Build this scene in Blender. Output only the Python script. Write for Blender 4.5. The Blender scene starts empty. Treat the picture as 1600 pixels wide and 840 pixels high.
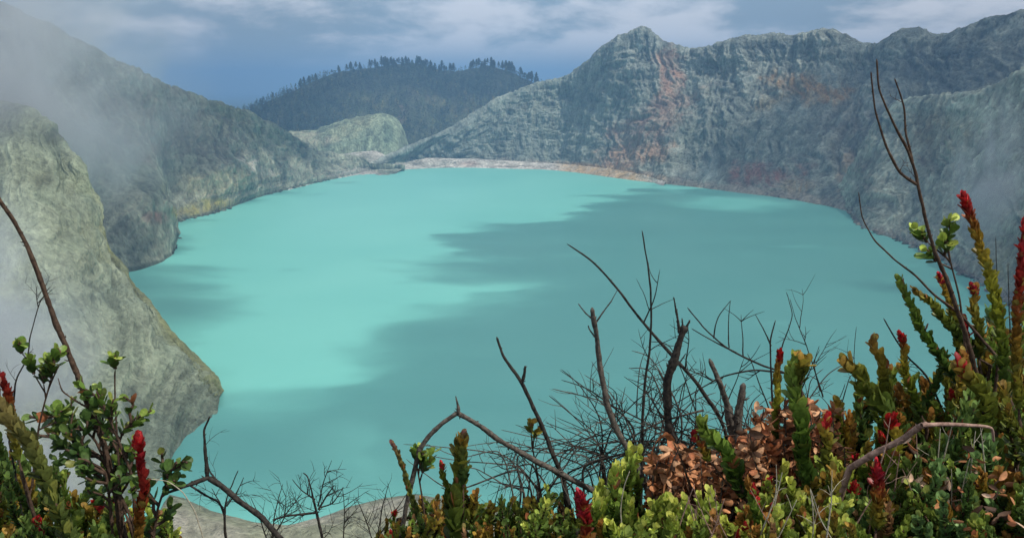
import bpy, math, random
import numpy as np
from mathutils import Vector

S = bpy.context.scene
C = S.collection
random.seed(7)
RNG = np.random.default_rng(11)

# ------------------------------------------------------------------ camera
F_PX, HORIZON = 1331.0, 130.0            # focal length and horizon row, for a 1600 px wide frame
CAM_Z = 150.0                            # the rim stands about 150 m above the lake
PITCH = math.atan((420 - HORIZON) / F_PX)
cam = bpy.data.objects.new('camera', bpy.data.cameras.new('camera'))
C.objects.link(cam)
cam.location = (0, 0, CAM_Z)
cam.rotation_euler = (math.pi / 2 - PITCH, 0, 0)
cam.data.sensor_width = 36
cam.data.lens = 36 * F_PX / 1600
cam.data.clip_start = 0.05
cam.data.clip_end = 60000
S.camera = cam

# ------------------------------------------------------------------ light
SUN_EL, SUN_AZ = math.radians(57), math.radians(118)      # azimuth clockwise from +Y: from the right, a little behind
SUN = np.array([math.sin(SUN_AZ) * math.cos(SUN_EL), math.cos(SUN_AZ) * math.cos(SUN_EL), math.sin(SUN_EL)])
sd = bpy.data.lights.new('sun', 'SUN')
sd.energy = 4.2; sd.angle = math.radians(0.5); sd.color = (1.0, 0.955, 0.88)
so = bpy.data.objects.new('sun', sd); C.objects.link(so)
so.rotation_euler = Vector(SUN).to_track_quat('Z', 'Y').to_euler()

W = bpy.data.worlds.new('World'); S.world = W; W.use_nodes = True
nt = W.node_tree; nt.nodes.clear()
def N(t, **k):
    n = nt.nodes.new(t)
    for a, v in k.items(): setattr(n, a, v)
    return n
L = lambda a, b: nt.links.new(a, b)
wo = N('ShaderNodeOutputWorld'); bg = N('ShaderNodeBackground'); bg.inputs[1].default_value = 0.10
sky = N('ShaderNodeTexSky', sky_type='NISHITA', sun_disc=False, sun_elevation=SUN_EL, sun_rotation=SUN_AZ, altitude=2300, air_density=1.0, dust_density=1.5)
tc = N('ShaderNodeTexCoord'); sx = N('ShaderNodeSeparateXYZ'); L(tc.outputs['Generated'], sx.inputs[0])
# project the view direction on a cloud deck, so the clouds flatten towards the horizon
mx = N('ShaderNodeMath', operation='MAXIMUM'); L(sx.outputs[2], mx.inputs[0]); mx.inputs[1].default_value = 0.0
ad = N('ShaderNodeMath', operation='ADD'); L(mx.outputs[0], ad.inputs[0]); ad.inputs[1].default_value = 0.30
vd = N('ShaderNodeVectorMath', operation='DIVIDE'); cx = N('ShaderNodeCombineXYZ')
for i in range(3): L(ad.outputs[0], cx.inputs[i])
L(tc.outputs['Generated'], vd.inputs[0]); L(cx.outputs[0], vd.inputs[1])
mp = N('ShaderNodeMapping'); mp.inputs['Location'].default_value = (3.4, 1.2, 0.0); mp.inputs['Scale'].default_value = (1.0, 1.0, 1.0)
L(vd.outputs[0], mp.inputs[0])
n1 = N('ShaderNodeTexNoise'); n1.inputs['Scale'].default_value = 2.6; n1.inputs['Detail'].default_value = 7; n1.inputs['Roughness'].default_value = .58; n1.inputs['Distortion'].default_value = .15
n2 = N('ShaderNodeTexNoise'); n2.inputs['Scale'].default_value = 1.0; n2.inputs['Detail'].default_value = 3
L(mp.outputs[0], n1.inputs[0]); L(mp.outputs[0], n2.inputs[0])
am = N('ShaderNodeMath', operation='MULTIPLY_ADD'); L(n2.outputs[0], am.inputs[0]); am.inputs[1].default_value = .7; L(n1.outputs[0], am.inputs[2])
r1 = N('ShaderNodeMapRange', interpolation_type='SMOOTHSTEP'); L(am.outputs[0], r1.inputs[0]); r1.inputs[1].default_value = .74; r1.inputs[2].default_value = .95
# more bright cloud higher up, dull blue-grey veil near the horizon
r2 = N('ShaderNodeMapRange', interpolation_type='SMOOTHSTEP'); L(sx.outputs[2], r2.inputs[0]); r2.inputs[1].default_value = .0; r2.inputs[2].default_value = .055
mu = N('ShaderNodeMath', operation='MULTIPLY'); L(r1.outputs[0], mu.inputs[0]); L(r2.outputs[0], mu.inputs[1])
veil = N('ShaderNodeMixRGB'); veil.inputs[0].default_value = .88; veil.inputs[2].default_value = (2.95, 4.0, 5.15, 1); L(sky.outputs[0], veil.inputs[1])
cl = N('ShaderNodeMixRGB'); L(mu.outputs[0], cl.inputs[0]); L(veil.outputs[0], cl.inputs[1]); cl.inputs[2].default_value = (7.6, 8.0, 8.8, 1)
L(cl.outputs[0], bg.inputs[0]); L(bg.outputs[0], wo.inputs[0])

S.view_settings.view_transform = 'Standard'; S.view_settings.look = 'None'
S.view_settings.gamma = 1; S.view_settings.use_curve_mapping = False
S.view_settings.exposure = 0.0
S.render.engine = 'CYCLES'
S.cycles.use_denoising = True
S.cycles.max_bounces = 6; S.cycles.diffuse_bounces = 3; S.cycles.glossy_bounces = 2; S.cycles.transparent_max_bounces = 12
S.cycles.volume_bounces = 1
S.cycles.volume_max_steps = 256
S.cycles.volume_step_rate = 1.0

# ------------------------------------------------------------------ helpers
SP, CP = math.sin(PITCH), math.cos(PITCH)
def ray(px, py):
    a, b = (px - 800) / F_PX, (420 - py) / F_PX
    return np.array([a, CP + b * SP, -SP + b * CP])
def at(px, py, Y):
    d = ray(px, py); t = Y / d[1]
    return np.array([d[0] * t, Y, CAM_Z + d[2] * t])
def ground(px, py, z=0.0):
    d = ray(px, py); t = (z - CAM_Z) / d[2]
    return np.array([d[0] * t, d[1] * t, z])
def project(P):
    x, y, z = P[..., 0], P[..., 1], P[..., 2] - CAM_Z
    w = np.maximum(y * CP - z * SP, 1e-3)
    return 800 + F_PX * x / w, 420 - F_PX * (y * SP + z * CP) / w

def _hash(ix, iy, iz, seed):
    h = (ix.astype(np.uint32) * np.uint32(374761393) + iy.astype(np.uint32) * np.uint32(668265263) + iz.astype(np.uint32) * np.uint32(2147483647 - 58) + np.uint32(seed * 974711 + 13))
    h = (h ^ (h >> np.uint32(13))) * np.uint32(1274126177)
    h = (h ^ (h >> np.uint32(16))) * np.uint32(2246822519)
    return h ^ (h >> np.uint32(15))
_G = np.random.default_rng(3).normal(size=(256, 3)); _G /= np.linalg.norm(_G, axis=1)[:, None]
def perlin(x, y, z=0.0, seed=0):
    x, y, z = np.broadcast_arrays(np.asarray(x, float), y, z)
    xi, yi, zi = np.floor(x), np.floor(y), np.floor(z)
    fx, fy, fz = x - xi, y - yi, z - zi
    xi, yi, zi = xi.astype(np.int64), yi.astype(np.int64), zi.astype(np.int64)
    u, v, w = [t * t * t * (t * (t * 6 - 15) + 10) for t in (fx, fy, fz)]
    out = 0
    for dx in (0, 1):
        for dy in (0, 1):
            for dz in (0, 1):
                g = _G[_hash(xi + dx, yi + dy, zi + dz, seed) & np.uint32(255)]
                d = g[..., 0] * (fx - dx) + g[..., 1] * (fy - dy) + g[..., 2] * (fz - dz)
                out = out + d * (u if dx else 1 - u) * (v if dy else 1 - v) * (w if dz else 1 - w)
    return out * 1.6
def fbm(x, y, z=0.0, o=5, seed=0, lac=2.03, gain=.5, ridged=False):
    s, a, f, tot = 0, 1.0, 1.0, 0
    for i in range(o):
        n = perlin(x * f, y * f, z * f, seed + i * 7)
        if ridged: n = 1 - 2 * np.abs(n)
        s = s + a * n; tot += a; a *= gain; f *= lac
    return s / tot
def sstep(a, b, x):
    t = np.clip((x - a) / (b - a), 0, 1); return t * t * (3 - 2 * t)

def mesh_from(name, verts, faces, mat, parent=None, tint=None, smooth=True, loop_sizes=4):
    """faces: (n,4) or (n,3) array, or a list of such arrays"""
    me = bpy.data.meshes.new(name)
    verts = np.ascontiguousarray(verts, np.float32)
    fl = faces if isinstance(faces, list) else [faces]
    fl = [np.asarray(f, np.int32) for f in fl if len(f)]
    nloops = sum(f.size for f in fl); nf = sum(len(f) for f in fl)
    me.vertices.add(len(verts)); me.vertices.foreach_set('co', verts.ravel())
    me.loops.add(nloops); me.loops.foreach_set('vertex_index', np.concatenate([f.ravel() for f in fl]))
    sizes = np.concatenate([np.full(len(f), f.shape[1], np.int32) for f in fl])
    starts = np.concatenate([[0], np.cumsum(sizes)[:-1]]).astype(np.int32)
    me.polygons.add(nf); me.polygons.foreach_set('loop_start', starts)
    me.polygons.foreach_set('use_smooth', np.full(nf, smooth))
    if tint is not None:
        at_ = me.attributes.new('tint', 'FLOAT_COLOR', 'POINT')
        t4 = np.ones((len(verts), 4), np.float32); t4[:, :3] = tint
        at_.data.foreach_set('color', t4.ravel())
    me.update(calc_edges=True); me.validate()
    if mat: me.materials.append(mat)
    o = bpy.data.objects.new(name, me); C.objects.link(o)
    if parent: o.parent = parent
    return o
def tag(o, label=None, cat=None, group=None, kind=None):
    if label: o['label'] = label
    if cat: o['category'] = cat
    if group: o['group'] = group
    if kind: o['kind'] = kind
    return o
def empty(name, loc, label, cat, group=None):
    o = bpy.data.objects.new(name, None); C.objects.link(o); o.location = loc
    o.empty_display_size = .2
    return tag(o, label, cat, group)
def grid_faces(nr, nc, base=0, wrap=False):
    r = np.arange(nr - 1)[:, None]; c = np.arange(nc if wrap else nc - 1)[None, :]
    c2 = (c + 1) % nc
    return np.stack([r * nc + c, r * nc + c2, (r + 1) * nc + c2, (r + 1) * nc + c], -1).reshape(-1, 4) + base

# ------------------------------------------------------------------ materials
def new_mat(name):
    m = bpy.data.materials.new(name); m.use_nodes = True
    t = m.node_tree; b = t.nodes['Principled BSDF']
    return m, t, b, (lambda ty, **k: _mk(t, ty, k))
def _mk(t, ty, k):
    n = t.nodes.new(ty)
    for a, v in k.items(): setattr(n, a, v)
    return n
def noise_node(t, scale, detail, rough=.55, dist=0, vec=None):
    n = t.nodes.new('ShaderNodeTexNoise'); n.inputs['Scale'].default_value = scale; n.inputs['Detail'].default_value = detail
    n.inputs['Roughness'].default_value = rough; n.inputs['Distortion'].default_value = dist
    if vec is not None: t.links.new(vec, n.inputs['Vector'])
    return n
def rock_material(name, s1=.05, s2=.35, bump=2.5, dist=1.0, contrast=.55):
    m, t, b, n = new_mat(name)
    a = n('ShaderNodeAttribute', attribute_name='tint'); g = n('ShaderNodeNewGeometry')
    mp = n('ShaderNodeMapping'); mp.inputs['Scale'].default_value = (1, 1, .45); t.links.new(g.outputs['Position'], mp.inputs[0])
    na = noise_node(t, s1, 8, .62, .6, mp.outputs[0]); nb = noise_node(t, s2, 6, .68, 0, mp.outputs[0])
    mu = n('ShaderNodeMath', operation='MULTIPLY'); t.links.new(na.outputs[0], mu.inputs[0]); t.links.new(nb.outputs[0], mu.inputs[1])
    mr = n('ShaderNodeMapRange'); t.links.new(mu.outputs[0], mr.inputs[0]); mr.inputs[1].default_value = .10; mr.inputs[2].default_value = .42
    mr.inputs[3].default_value = 1 - contrast; mr.inputs[4].default_value = 1 + contrast
    vm = n('ShaderNodeVectorMath', operation='SCALE'); t.links.new(a.outputs['Color'], vm.inputs[0]); t.links.new(mr.outputs[0], vm.inputs['Scale'])
    t.links.new(vm.outputs[0], b.inputs['Base Color'])
    b.inputs['Roughness'].default_value = .95; b.inputs['Specular IOR Level'].default_value = .15
    bp = n('ShaderNodeBump'); bp.inputs['Strength'].default_value = 1.0; bp.inputs['Distance'].default_value = bump
    t.links.new(mu.outputs[0], bp.inputs['Height']); t.links.new(bp.outputs[0], b.inputs['Normal'])
    return m
M_ROCK = rock_material('crater_rock', .05, .25, 14, contrast=.75)
M_CLIFF = rock_material('pale_cliff_rock', .06, .4, 9, contrast=.62)
M_NEAR = rock_material('rim_soil', .4, 6, .4)

def water_material():
    m, t, b, n = new_mat('turquoise_acid_water')
    g = n('ShaderNodeNewGeometry')
    na = noise_node(t, .006, 4, .5, .5, g.outputs['Position'])
    mix = n('ShaderNodeMixRGB'); mr = n('ShaderNodeMapRange'); t.links.new(na.outputs[0], mr.inputs[0]); mr.inputs[1].default_value = .3; mr.inputs[2].default_value = .7
    t.links.new(mr.outputs[0], mix.inputs[0]); mix.inputs[1].default_value = (.143, .442, .382, 1); mix.inputs[2].default_value = (.168, .478, .410, 1)
    t.links.new(mix.outputs[0], b.inputs['Base Color'])
    b.inputs['Roughness'].default_value = .42; b.inputs['IOR'].default_value = 1.33; b.inputs['Specular IOR Level'].default_value = .3
    mp = n('ShaderNodeMapping'); mp.inputs['Scale'].default_value = (.5, 1.0, 1); t.links.new(g.outputs['Position'], mp.inputs[0])
    nb = noise_node(t, .25, 5, .6, .2, mp.outputs[0])
    bp = n('ShaderNodeBump'); bp.inputs['Strength'].default_value = .35; bp.inputs['Distance'].default_value = .5
    t.links.new(nb.outputs[0], bp.inputs['Height']); t.links.new(bp.outputs[0], b.inputs['Normal'])
    return m
M_WATER = water_material()

def leaf_material(name, trans=.3, rough=.42):
    m, t, b, n = new_mat(name)
    a = n('ShaderNodeAttribute', attribute_name='tint'); g = n('ShaderNodeNewGeometry')
    na = noise_node(t, 140, 3, .6, 0, g.outputs['Position'])
    mr = n('ShaderNodeMapRange'); t.links.new(na.outputs[0], mr.inputs[0]); mr.inputs[1].default_value = .3; mr.inputs[2].default_value = .7; mr.inputs[3].default_value = .78; mr.inputs[4].default_value = 1.5
    vm = n('ShaderNodeVectorMath', operation='SCALE'); t.links.new(a.outputs['Color'], vm.inputs[0]); t.links.new(mr.outputs[0], vm.inputs['Scale'])
    t.links.new(vm.outputs[0], b.inputs['Base Color']); b.inputs['Roughness'].default_value = rough; b.inputs['Specular IOR Level'].default_value = .35
    if trans:
        tr = n('ShaderNodeBsdfTranslucent'); t.links.new(vm.outputs[0], tr.inputs[0])
        mx = n('ShaderNodeMixShader'); mx.inputs[0].default_value = trans
        t.links.new(b.outputs[0], mx.inputs[1]); t.links.new(tr.outputs[0], mx.inputs[2]); t.links.new(mx.outputs[0], t.nodes['Material Output'].inputs[0])
    return m
M_LEAF = leaf_material('shrub_leaf')
M_RED = leaf_material('red_young_leaf', .25, .5)
M_DRY = leaf_material('dry_leaf', .15, .7)
def bark_material(name, c1, c2, scale=60):
    m, t, b, n = new_mat(name)
    tc_ = n('ShaderNodeNewGeometry'); na = noise_node(t, scale, 5, .65, .4, tc_.outputs['Position'])
    cr = n('ShaderNodeValToRGB'); cr.color_ramp.elements[0].position = .35; cr.color_ramp.elements[1].position = .68
    cr.color_ramp.elements[0].color = (*c1, 1); cr.color_ramp.elements[1].color = (*c2, 1)
    t.links.new(na.outputs[0], cr.inputs[0]); t.links.new(cr.outputs[0], b.inputs['Base Color'])
    b.inputs['Roughness'].default_value = .85; b.inputs['Specular IOR Level'].default_value = .2
    bp = n('ShaderNodeBump'); bp.inputs['Strength'].default_value = .8; bp.inputs['Distance'].default_value = .004
    t.links.new(na.outputs[0], bp.inputs['Height']); t.links.new(bp.outputs[0], b.inputs['Normal'])
    return m
M_DARKWOOD = bark_material('dark_dead_bark', (.012, .011, .010), (.065, .055, .045), 90)
M_GREYWOOD = bark_material('grey_weathered_bark', (.035, .03, .026), (.16, .135, .11), 90)
M_PINKWOOD = bark_material('pinkish_peeled_wood', (.14, .08, .06), (.42, .27, .21), 70)
M_BROWNWOOD = bark_material('brown_shrub_stem', (.03, .018, .012), (.12, .075, .05), 90)
M_PALEWOOD = bark_material('pale_grass_straw', (.25, .22, .16), (.5, .45, .34), 90)

def volume_material(name, color, density, aniso=0.2, noise=None):
    m = bpy.data.materials.new(name); m.use_nodes = True; t = m.node_tree; t.nodes.clear()
    o = t.nodes.new('ShaderNodeOutputMaterial'); v = t.nodes.new('ShaderNodeVolumePrincipled')
    v.inputs['Color'].default_value = (*color, 1); v.inputs['Density'].default_value = density; v.inputs['Anisotropy'].default_value = aniso
    t.links.new(v.outputs[0], o.inputs['Volume'])
    if noise:
        scale, lo, hi, zs = noise
        tc_ = t.nodes.new('ShaderNodeTexCoord')
        # fade to nothing at the domain's rim (generated coordinates -> radial distance)
        sub = t.nodes.new('ShaderNodeVectorMath'); sub.operation = 'SUBTRACT'; sub.inputs[1].default_value = (.5, .5, .5); t.links.new(tc_.outputs['Generated'], sub.inputs[0])
        ln = t.nodes.new('ShaderNodeVectorMath'); ln.operation = 'LENGTH'; t.links.new(sub.outputs[0], ln.inputs[0])
        fr = t.nodes.new('ShaderNodeMapRange'); fr.interpolation_type = 'SMOOTHSTEP'; t.links.new(ln.outputs['Value'], fr.inputs[0])
        fr.inputs[1].default_value = .12; fr.inputs[2].default_value = .5; fr.inputs[3].default_value = 1; fr.inputs[4].default_value = 0
        mp = t.nodes.new('ShaderNodeMapping'); mp.inputs['Scale'].default_value = (1, 1, zs); t.links.new(tc_.outputs['Object'], mp.inputs[0])
        nn = noise_node(t, scale, 5, .6, .8, mp.outputs[0])
        mr = t.nodes.new('ShaderNodeMapRange'); mr.interpolation_type = 'SMOOTHSTEP'; t.links.new(nn.outputs[0], mr.inputs[0]); mr.inputs[1].default_value = lo; mr.inputs[2].default_value = hi; mr.inputs[4].default_value = density
        mu = t.nodes.new('ShaderNodeMath'); mu.operation = 'MULTIPLY'; t.links.new(mr.outputs[0], mu.inputs[0]); t.links.new(fr.outputs[0], mu.inputs[1])
        t.links.new(mu.outputs[0], v.inputs['Density'])
    return m

# ------------------------------------------------------------------ terrain
def catmull(ctrl, n):
    """ctrl (k, ..., 3) -> n samples along axis 0, centripetal enough for our even controls"""
    k = len(ctrl); t = np.linspace(0, k - 1, n); i = np.minimum(np.floor(t).astype(int), k - 2); f = (t - i).reshape(-1, *([1] * (ctrl.ndim - 1)))
    P = lambda j: ctrl[np.clip(j, 0, k - 1)]
    p0, p1, p2, p3 = P(i - 1), P(i), P(i + 1), P(i + 2)
    a = .35
    m1, m2 = a * (p2 - p0), a * (p3 - p1)
    return (2*f**3 - 3*f**2 + 1) * p1 + (f**3 - 2*f**2 + f) * m1 + (-2*f**3 + 3*f**2) * p2 + (f**3 - f**2) * m2
def resample(pts, n):
    pts = np.array(pts, float); d = np.concatenate([[0], np.cumsum(np.linalg.norm(np.diff(pts, axis=0), axis=1))])
    s = np.linspace(0, d[-1], n)
    return np.stack([np.interp(s, d, pts[:, i]) for i in range(pts.shape[1])], 1)
TAN = np.array([.235, .225, .185])

def loft(name, cols, profile, nc, nr_each, mat, colour, amp=12, gully=(55, 1.3), seed=0, crest_amp=.25, back=(260, -25), bias=None, fine=1.0, ledge=.22):
    """cols: list of (crest point, base point). profile: (s, zf) from crest (0,1) to base (1,0).
    Rows: outer flank, crest, profile..., base, under water."""
    cr = np.array([c[0] for c in cols]); ba = np.array([c[1] for c in cols])
    dirh = (cr - ba)[:, :2]; dirh /= np.maximum(np.linalg.norm(dirh, axis=1), 1e-6)[:, None]
    rows = []
    b1 = cr.copy(); b1[:, :2] += dirh * back[0]; b1[:, 2] = back[1]
    b0 = cr.copy(); b0[:, :2] += dirh * back[0] * .25; b0[:, 2] = cr[:, 2] * .80 + back[1] * .2
    rows += [b1, b0, cr]
    for s, zf in profile:
        r = cr * (1 - s) + ba * s; r[:, 2] = ba[:, 2] + (cr[:, 2] - ba[:, 2]) * zf; rows.append(r)
    rows.append(ba)
    un = ba.copy(); un[:, :2] -= dirh * 14; un[:, 2] = np.minimum(ba[:, 2] - 9, -9); rows.append(un)
    G = np.array(rows)                                   # (R, K, 3)
    R = len(G)
    fine_rows = []
    tt = []
    G2 = catmull(G.transpose(1, 0, 2), nc).transpose(1, 0, 2)     # along the ridge
    nr = nr_each * (R - 1) + 1
    P = catmull(G2, nr)
    t = np.linspace(0, R - 1, nr)[:, None] * np.ones((1, nc))     # row parameter: 2 = crest, R-2 = base
    v = np.clip((t - 2) / (R - 4), 0, 1)                          # 0 crest, 1 base
    u = np.concatenate([[0], np.cumsum(np.linalg.norm(np.diff(G2[3][:, :2], axis=0), axis=1))])[None, :] * np.ones((nr, 1))
    du = np.gradient(P, axis=1); dv = np.gradient(P, axis=0)
    Nn = np.cross(du, dv); Nn /= np.maximum(np.linalg.norm(Nn, axis=2), 1e-6)[..., None]
    if np.mean(Nn[:, :, 2]) < 0: Nn = -Nn
    x, y, z = P[..., 0], P[..., 1], P[..., 2]
    warp = fbm(x / 150, y / 150, z / 150, 4, seed + 1) * 75 + fbm(x / 40, y / 40, z / 30, 3, seed + 3) * 12 + (v - .5) * 60 * fbm(x / 300, y / 300, 0, 2, seed + 4)
    gv = v * (R * .5)
    gw, gs = gully
    uu = (u + warp)
    g1 = fbm(uu / gw, gv * gs * .35, 0.3, 5, seed + 2, ridged=True, gain=.55)
    g2 = fbm(uu / (gw * .28), gv * gs * .6, 0.7, 4, seed + 5, ridged=True, gain=.55)
    big = fbm(x / 170, y / 170, z / 120, 4, seed + 9)
    sm = fbm(x / 22, y / 22, z / 16, 5, seed + 12, gain=.6)
    env = np.where(t < 2, .5, crest_amp + (1 - crest_amp) * np.sin(np.pi * np.clip(v, 0, 1) ** .8) ** .6) * np.where(v > .93, .35 + .65 * (1 - v) / .07, 1)
    D = amp * (g1 * (.55 + .5 * fbm(x / 200, y / 200, z / 120, 2, seed + 30)) + g2 * .34 + big * 1.0) * env + sm * amp * .5 * np.clip(env, .35, 1) * fine
    flute = fbm(uu / 19, gv * .25, 1.3, 4, seed + 17, ridged=True, gain=.6)
    led = fbm(x / 120, y / 120, z / 13, 4, seed + 19, gain=.6)
    D = D + amp * (.42 * flute * sstep(.62, .1, v) * sstep(-.1, .05, t - 1.9) + ledge * led) * np.where(t < 2, .6, np.clip(env + .25, 0, 1))
    if bias is not None: D = D + bias(P, u, v)
    P2 = P + Nn * D[..., None]
    info = dict(P=P2, u=uu, v=v, t=t, g1=g1, g2=g2, big=big, sm=sm)
    info['px'], info['py'] = project(P2)
    col = colour(info)
    o = mesh_from(name, P2.reshape(-1, 3), grid_faces(nr, nc), mat, tint=col.reshape(-1, 3))
    o['kind'] = 'structure'
    return o

def mixc(c, w, d):
    return c * (1 - w[..., None]) + np.array(d) * w[..., None]
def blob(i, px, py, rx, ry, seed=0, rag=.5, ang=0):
    """where a patch of mineral colour, painted sunlight or painted shade lies on the rock, with a ragged edge; found once, then fixed to the surface"""
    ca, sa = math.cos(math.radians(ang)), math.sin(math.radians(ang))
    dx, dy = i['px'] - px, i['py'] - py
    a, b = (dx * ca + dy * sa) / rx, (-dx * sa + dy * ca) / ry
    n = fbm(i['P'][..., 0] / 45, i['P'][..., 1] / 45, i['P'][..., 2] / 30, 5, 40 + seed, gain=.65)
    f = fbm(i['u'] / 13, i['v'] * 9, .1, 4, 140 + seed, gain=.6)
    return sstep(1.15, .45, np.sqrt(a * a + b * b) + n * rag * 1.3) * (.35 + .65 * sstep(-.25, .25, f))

def base_rock(i, c0, c1, c2, seed=0):
    n = i['g1'].shape
    x, y, z = i['P'][..., 0], i['P'][..., 1], i['P'][..., 2]
    st = fbm(i['u'] / 16, i['v'] * 2.2, .2, 4, seed + 60)            # streaks running down the slope
    la = fbm(x / 260, y / 260, z / 34, 4, seed + 66)                 # layers
    c = np.ones(n + (3,)) * np.array(c0)
    c = mixc(c, sstep(-.35, .45, st + .4 * i['g1']), c1)
    c = mixc(c, sstep(.05, .55, la) * .75, c2)
    k = 1 + .42 * i['g2'] + .60 * i['sm'] + .40 * fbm(x / 9, y / 9, z / 9, 3, seed + 67) + .45 * fbm(i['u'] / 7, i['v'] * 7, .4, 3, seed + 68)
    k = k * (1 + .22 * fbm(x / 300, y / 300, z / 9, 4, seed + 71, gain=.65))
    k = k * (1 - .45 * sstep(.15, .55, fbm(i['u'] / 24, i['v'] * 4 + .5, .8, 4, seed + 69, gain=.6)))  # dark crevices: their shade is multiplied into the rock colour
    return c * np.clip(k * 1.12, .28, 2.0)[..., None]

# ---- far and right crater wall
def wall_colour(i):
    c = base_rock(i, (.13, .15, .135), (.235, .255, .215), (.095, .115, .112), 3)
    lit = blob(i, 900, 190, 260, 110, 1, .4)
    c = mixc(c, lit * .55, (.27, .31, .235))  # sunlit part of the wall, painted lighter into the rock colour
    c = mixc(c, blob(i, 1500, 105, 150, 42, 12, .6) * .75, (.065, .09, .10))  # shade on the upper right wall, painted in as dark blue
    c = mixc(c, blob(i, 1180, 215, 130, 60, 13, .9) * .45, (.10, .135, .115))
    c = mixc(c, blob(i, 1045, 120, 26, 62, 2, .8) * .95, (.44, .27, .19))
    c = mixc(c, blob(i, 1010, 200, 90, 34, 3, .9, -35) * .85, (.38, .25, .19))
    c = mixc(c, blob(i, 985, 245, 75, 20, 4, .9, -8) * .95, (.50, .32, .21))
    c = mixc(c, blob(i, 1265, 140, 75, 26, 5, .8, 12) * .95, (.36, .22, .10))
    c = mixc(c, blob(i, 1215, 155, 50, 14, 9, .8, -25) * .7, (.30, .24, .14))
    c = mixc(c, blob(i, 1190, 275, 75, 24, 6, .9) * .9, (.32, .15, .12))
    c = mixc(c, blob(i, 1240, 290, 30, 14, 7, .8) * .7, (.42, .30, .17))
    c = mixc(c, blob(i, 1320, 275, 14, 42, 8, .9, 10) * .8, (.52, .40, .27))
    c = mixc(c, blob(i, 1340, 200, 60, 60, 10, .8) * .35, (.20, .15, .13))
    c = mixc(c, sstep(13, 5, i['P'][..., 2] + i['sm'] * 8) * .85, (.42, .37, .30))
    c = mixc(c, blob(i, 950, 268, 95, 10, 11, .4, 8), (.66, .46, .25))
    return c
colsA = []
for cx_, cy_, cY, bx_, by_ in [
        (622, 252, 1580, 648, 259), (634, 245, 1580, 662, 260), (650, 237, 1580, 680, 261), (700, 207, 1600, 715, 262), (760, 170, 1640, 760, 262), (800, 146, 1650, 800, 263), (842, 131, 1660, 840, 264),
        (885, 120, 1650, 875, 266), (920, 99, 1620, 905, 269), (958, 67, 1580, 935, 273), (1003, 46, 1560, 965, 277), (1035, 66, 1540, 1000, 282),
        (1080, 80, 1520, 1040, 287), (1120, 73, 1480, 1085, 292), (1160, 65, 1450, 1125, 297), (1210, 59, 1420, 1165, 302), (1260, 56, 1380, 1205, 307), (1302, 52, 1350, 1240, 312),
        (1340, 71, 1330, 1270, 318), (1368, 76, 1310, 1295, 322), (1400, 56, 1290, 1325, 330), (1430, 50, 1280, 1345, 336), (1470, 58, 1270, 1380, 345),
        (1500, 47, 1250, 1420, 352), (1556, 26, 1220, 1470, 360), (1610, 21, 1190, 1530, 372), (1750, -5, 1100, 1650, 400), (2000, -40, 950, 1850, 450)]:
    colsA.append((at(cx_, cy_, cY), ground(bx_, by_ - 5 * float(np.clip((1040 - bx_) / 60, 0, 1)))))
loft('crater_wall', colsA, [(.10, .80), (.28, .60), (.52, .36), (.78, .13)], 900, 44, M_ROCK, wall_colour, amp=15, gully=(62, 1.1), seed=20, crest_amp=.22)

# ---- nearer slope on the right
def slope_colour(i):
    c = base_rock(i, (.22, .25, .21), (.39, .42, .33), (.16, .19, .17), 8)
    c = mixc(c, blob(i, 1475, 205, 75, 34, 21, .9) * .6, (.36, .33, .20))
    c = mixc(c, blob(i, 1450, 230, 30, 45, 22, .9) * .5, (.26, .18, .12))
    c = mixc(c, blob(i, 1580, 430, 45, 60, 23, .8) * .55, (.38, .37, .18))
    c = mixc(c, blob(i, 1350, 260, 40, 60, 24, .9) * .5, (.24, .17, .14))
    c = mixc(c, sstep(9, 2, i['P'][..., 2] + i['sm'] * 5) * .7, (.36, .33, .28))
    return c
colsG = []
for cx_, cy_, cY, bx_, by_ in [(1290, 312, 1130, 1300, 316), (1322, 285, 1090, 1322, 325), (1352, 232, 1080, 1334, 338), (1385, 182, 1070, 1350, 355), (1425, 158, 1040, 1390, 370), (1480, 150, 980, 1435, 386),
        (1540, 143, 900, 1490, 415), (1600, 112, 840, 1560, 458), (1700, 80, 740, 1680, 540), (1900, 20, 580, 1900, 680), (2300, -80, 400, 2400, 900)]:
    colsG.append((at(cx_, cy_, cY), ground(bx_, by_)))
loft('crater_slope', colsG, [(.12, .80), (.35, .52), (.6, .28), (.85, .08)], 520, 40, M_ROCK, slope_colour, amp=11, gully=(48, 1.2), seed=44, crest_amp=.45)

# ---- left slope
def left_colour(i):
    c = base_rock(i, (.145, .165, .12), (.26, .27, .20), (.17, .155, .12), 13)
    c = mixc(c, blob(i, 180, 210, 120, 70, 30, .9) * .75, (.22, .165, .14))
    c = mixc(c, blob(i, 300, 200, 110, 60, 39, .9, 30) * .5, (.21, .17, .145))
    c = mixc(c, blob(i, 400, 190, 130, 34, 31, .7, 30) * .55, (.13, .17, .09))
    c = mixc(c, blob(i, 330, 285, 75, 26, 32, .8, -5) * .9, (.56, .52, .33))
    c = mixc(c, blob(i, 400, 262, 36, 10, 33, .8, 20) * .95, (.68, .64, .52))
    c = mixc(c, blob(i, 315, 325, 55, 14, 34, .7, -10) * .95, (.42, .37, .12))
    c = mixc(c, blob(i, 243, 340, 24, 12, 35, .6) * .8, (.38, .20, .16))
    c = mixc(c, blob(i, 205, 370, 50, 50, 36, .6) * .5, (.12, .14, .12))
    c = mixc(c, blob(i, 470, 225, 60, 26, 37, .7, 25) * .45, (.10, .13, .10))
    c = mixc(c, sstep(4, 1.5, i['P'][..., 2] + i['sm'] * 3) * .7, (.06, .09, .06))
    c = mixc(c, blob(i, 560, 272, 50, 9, 38, .7) * .9, (.55, .50, .44))
    return c
colsB = []
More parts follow.
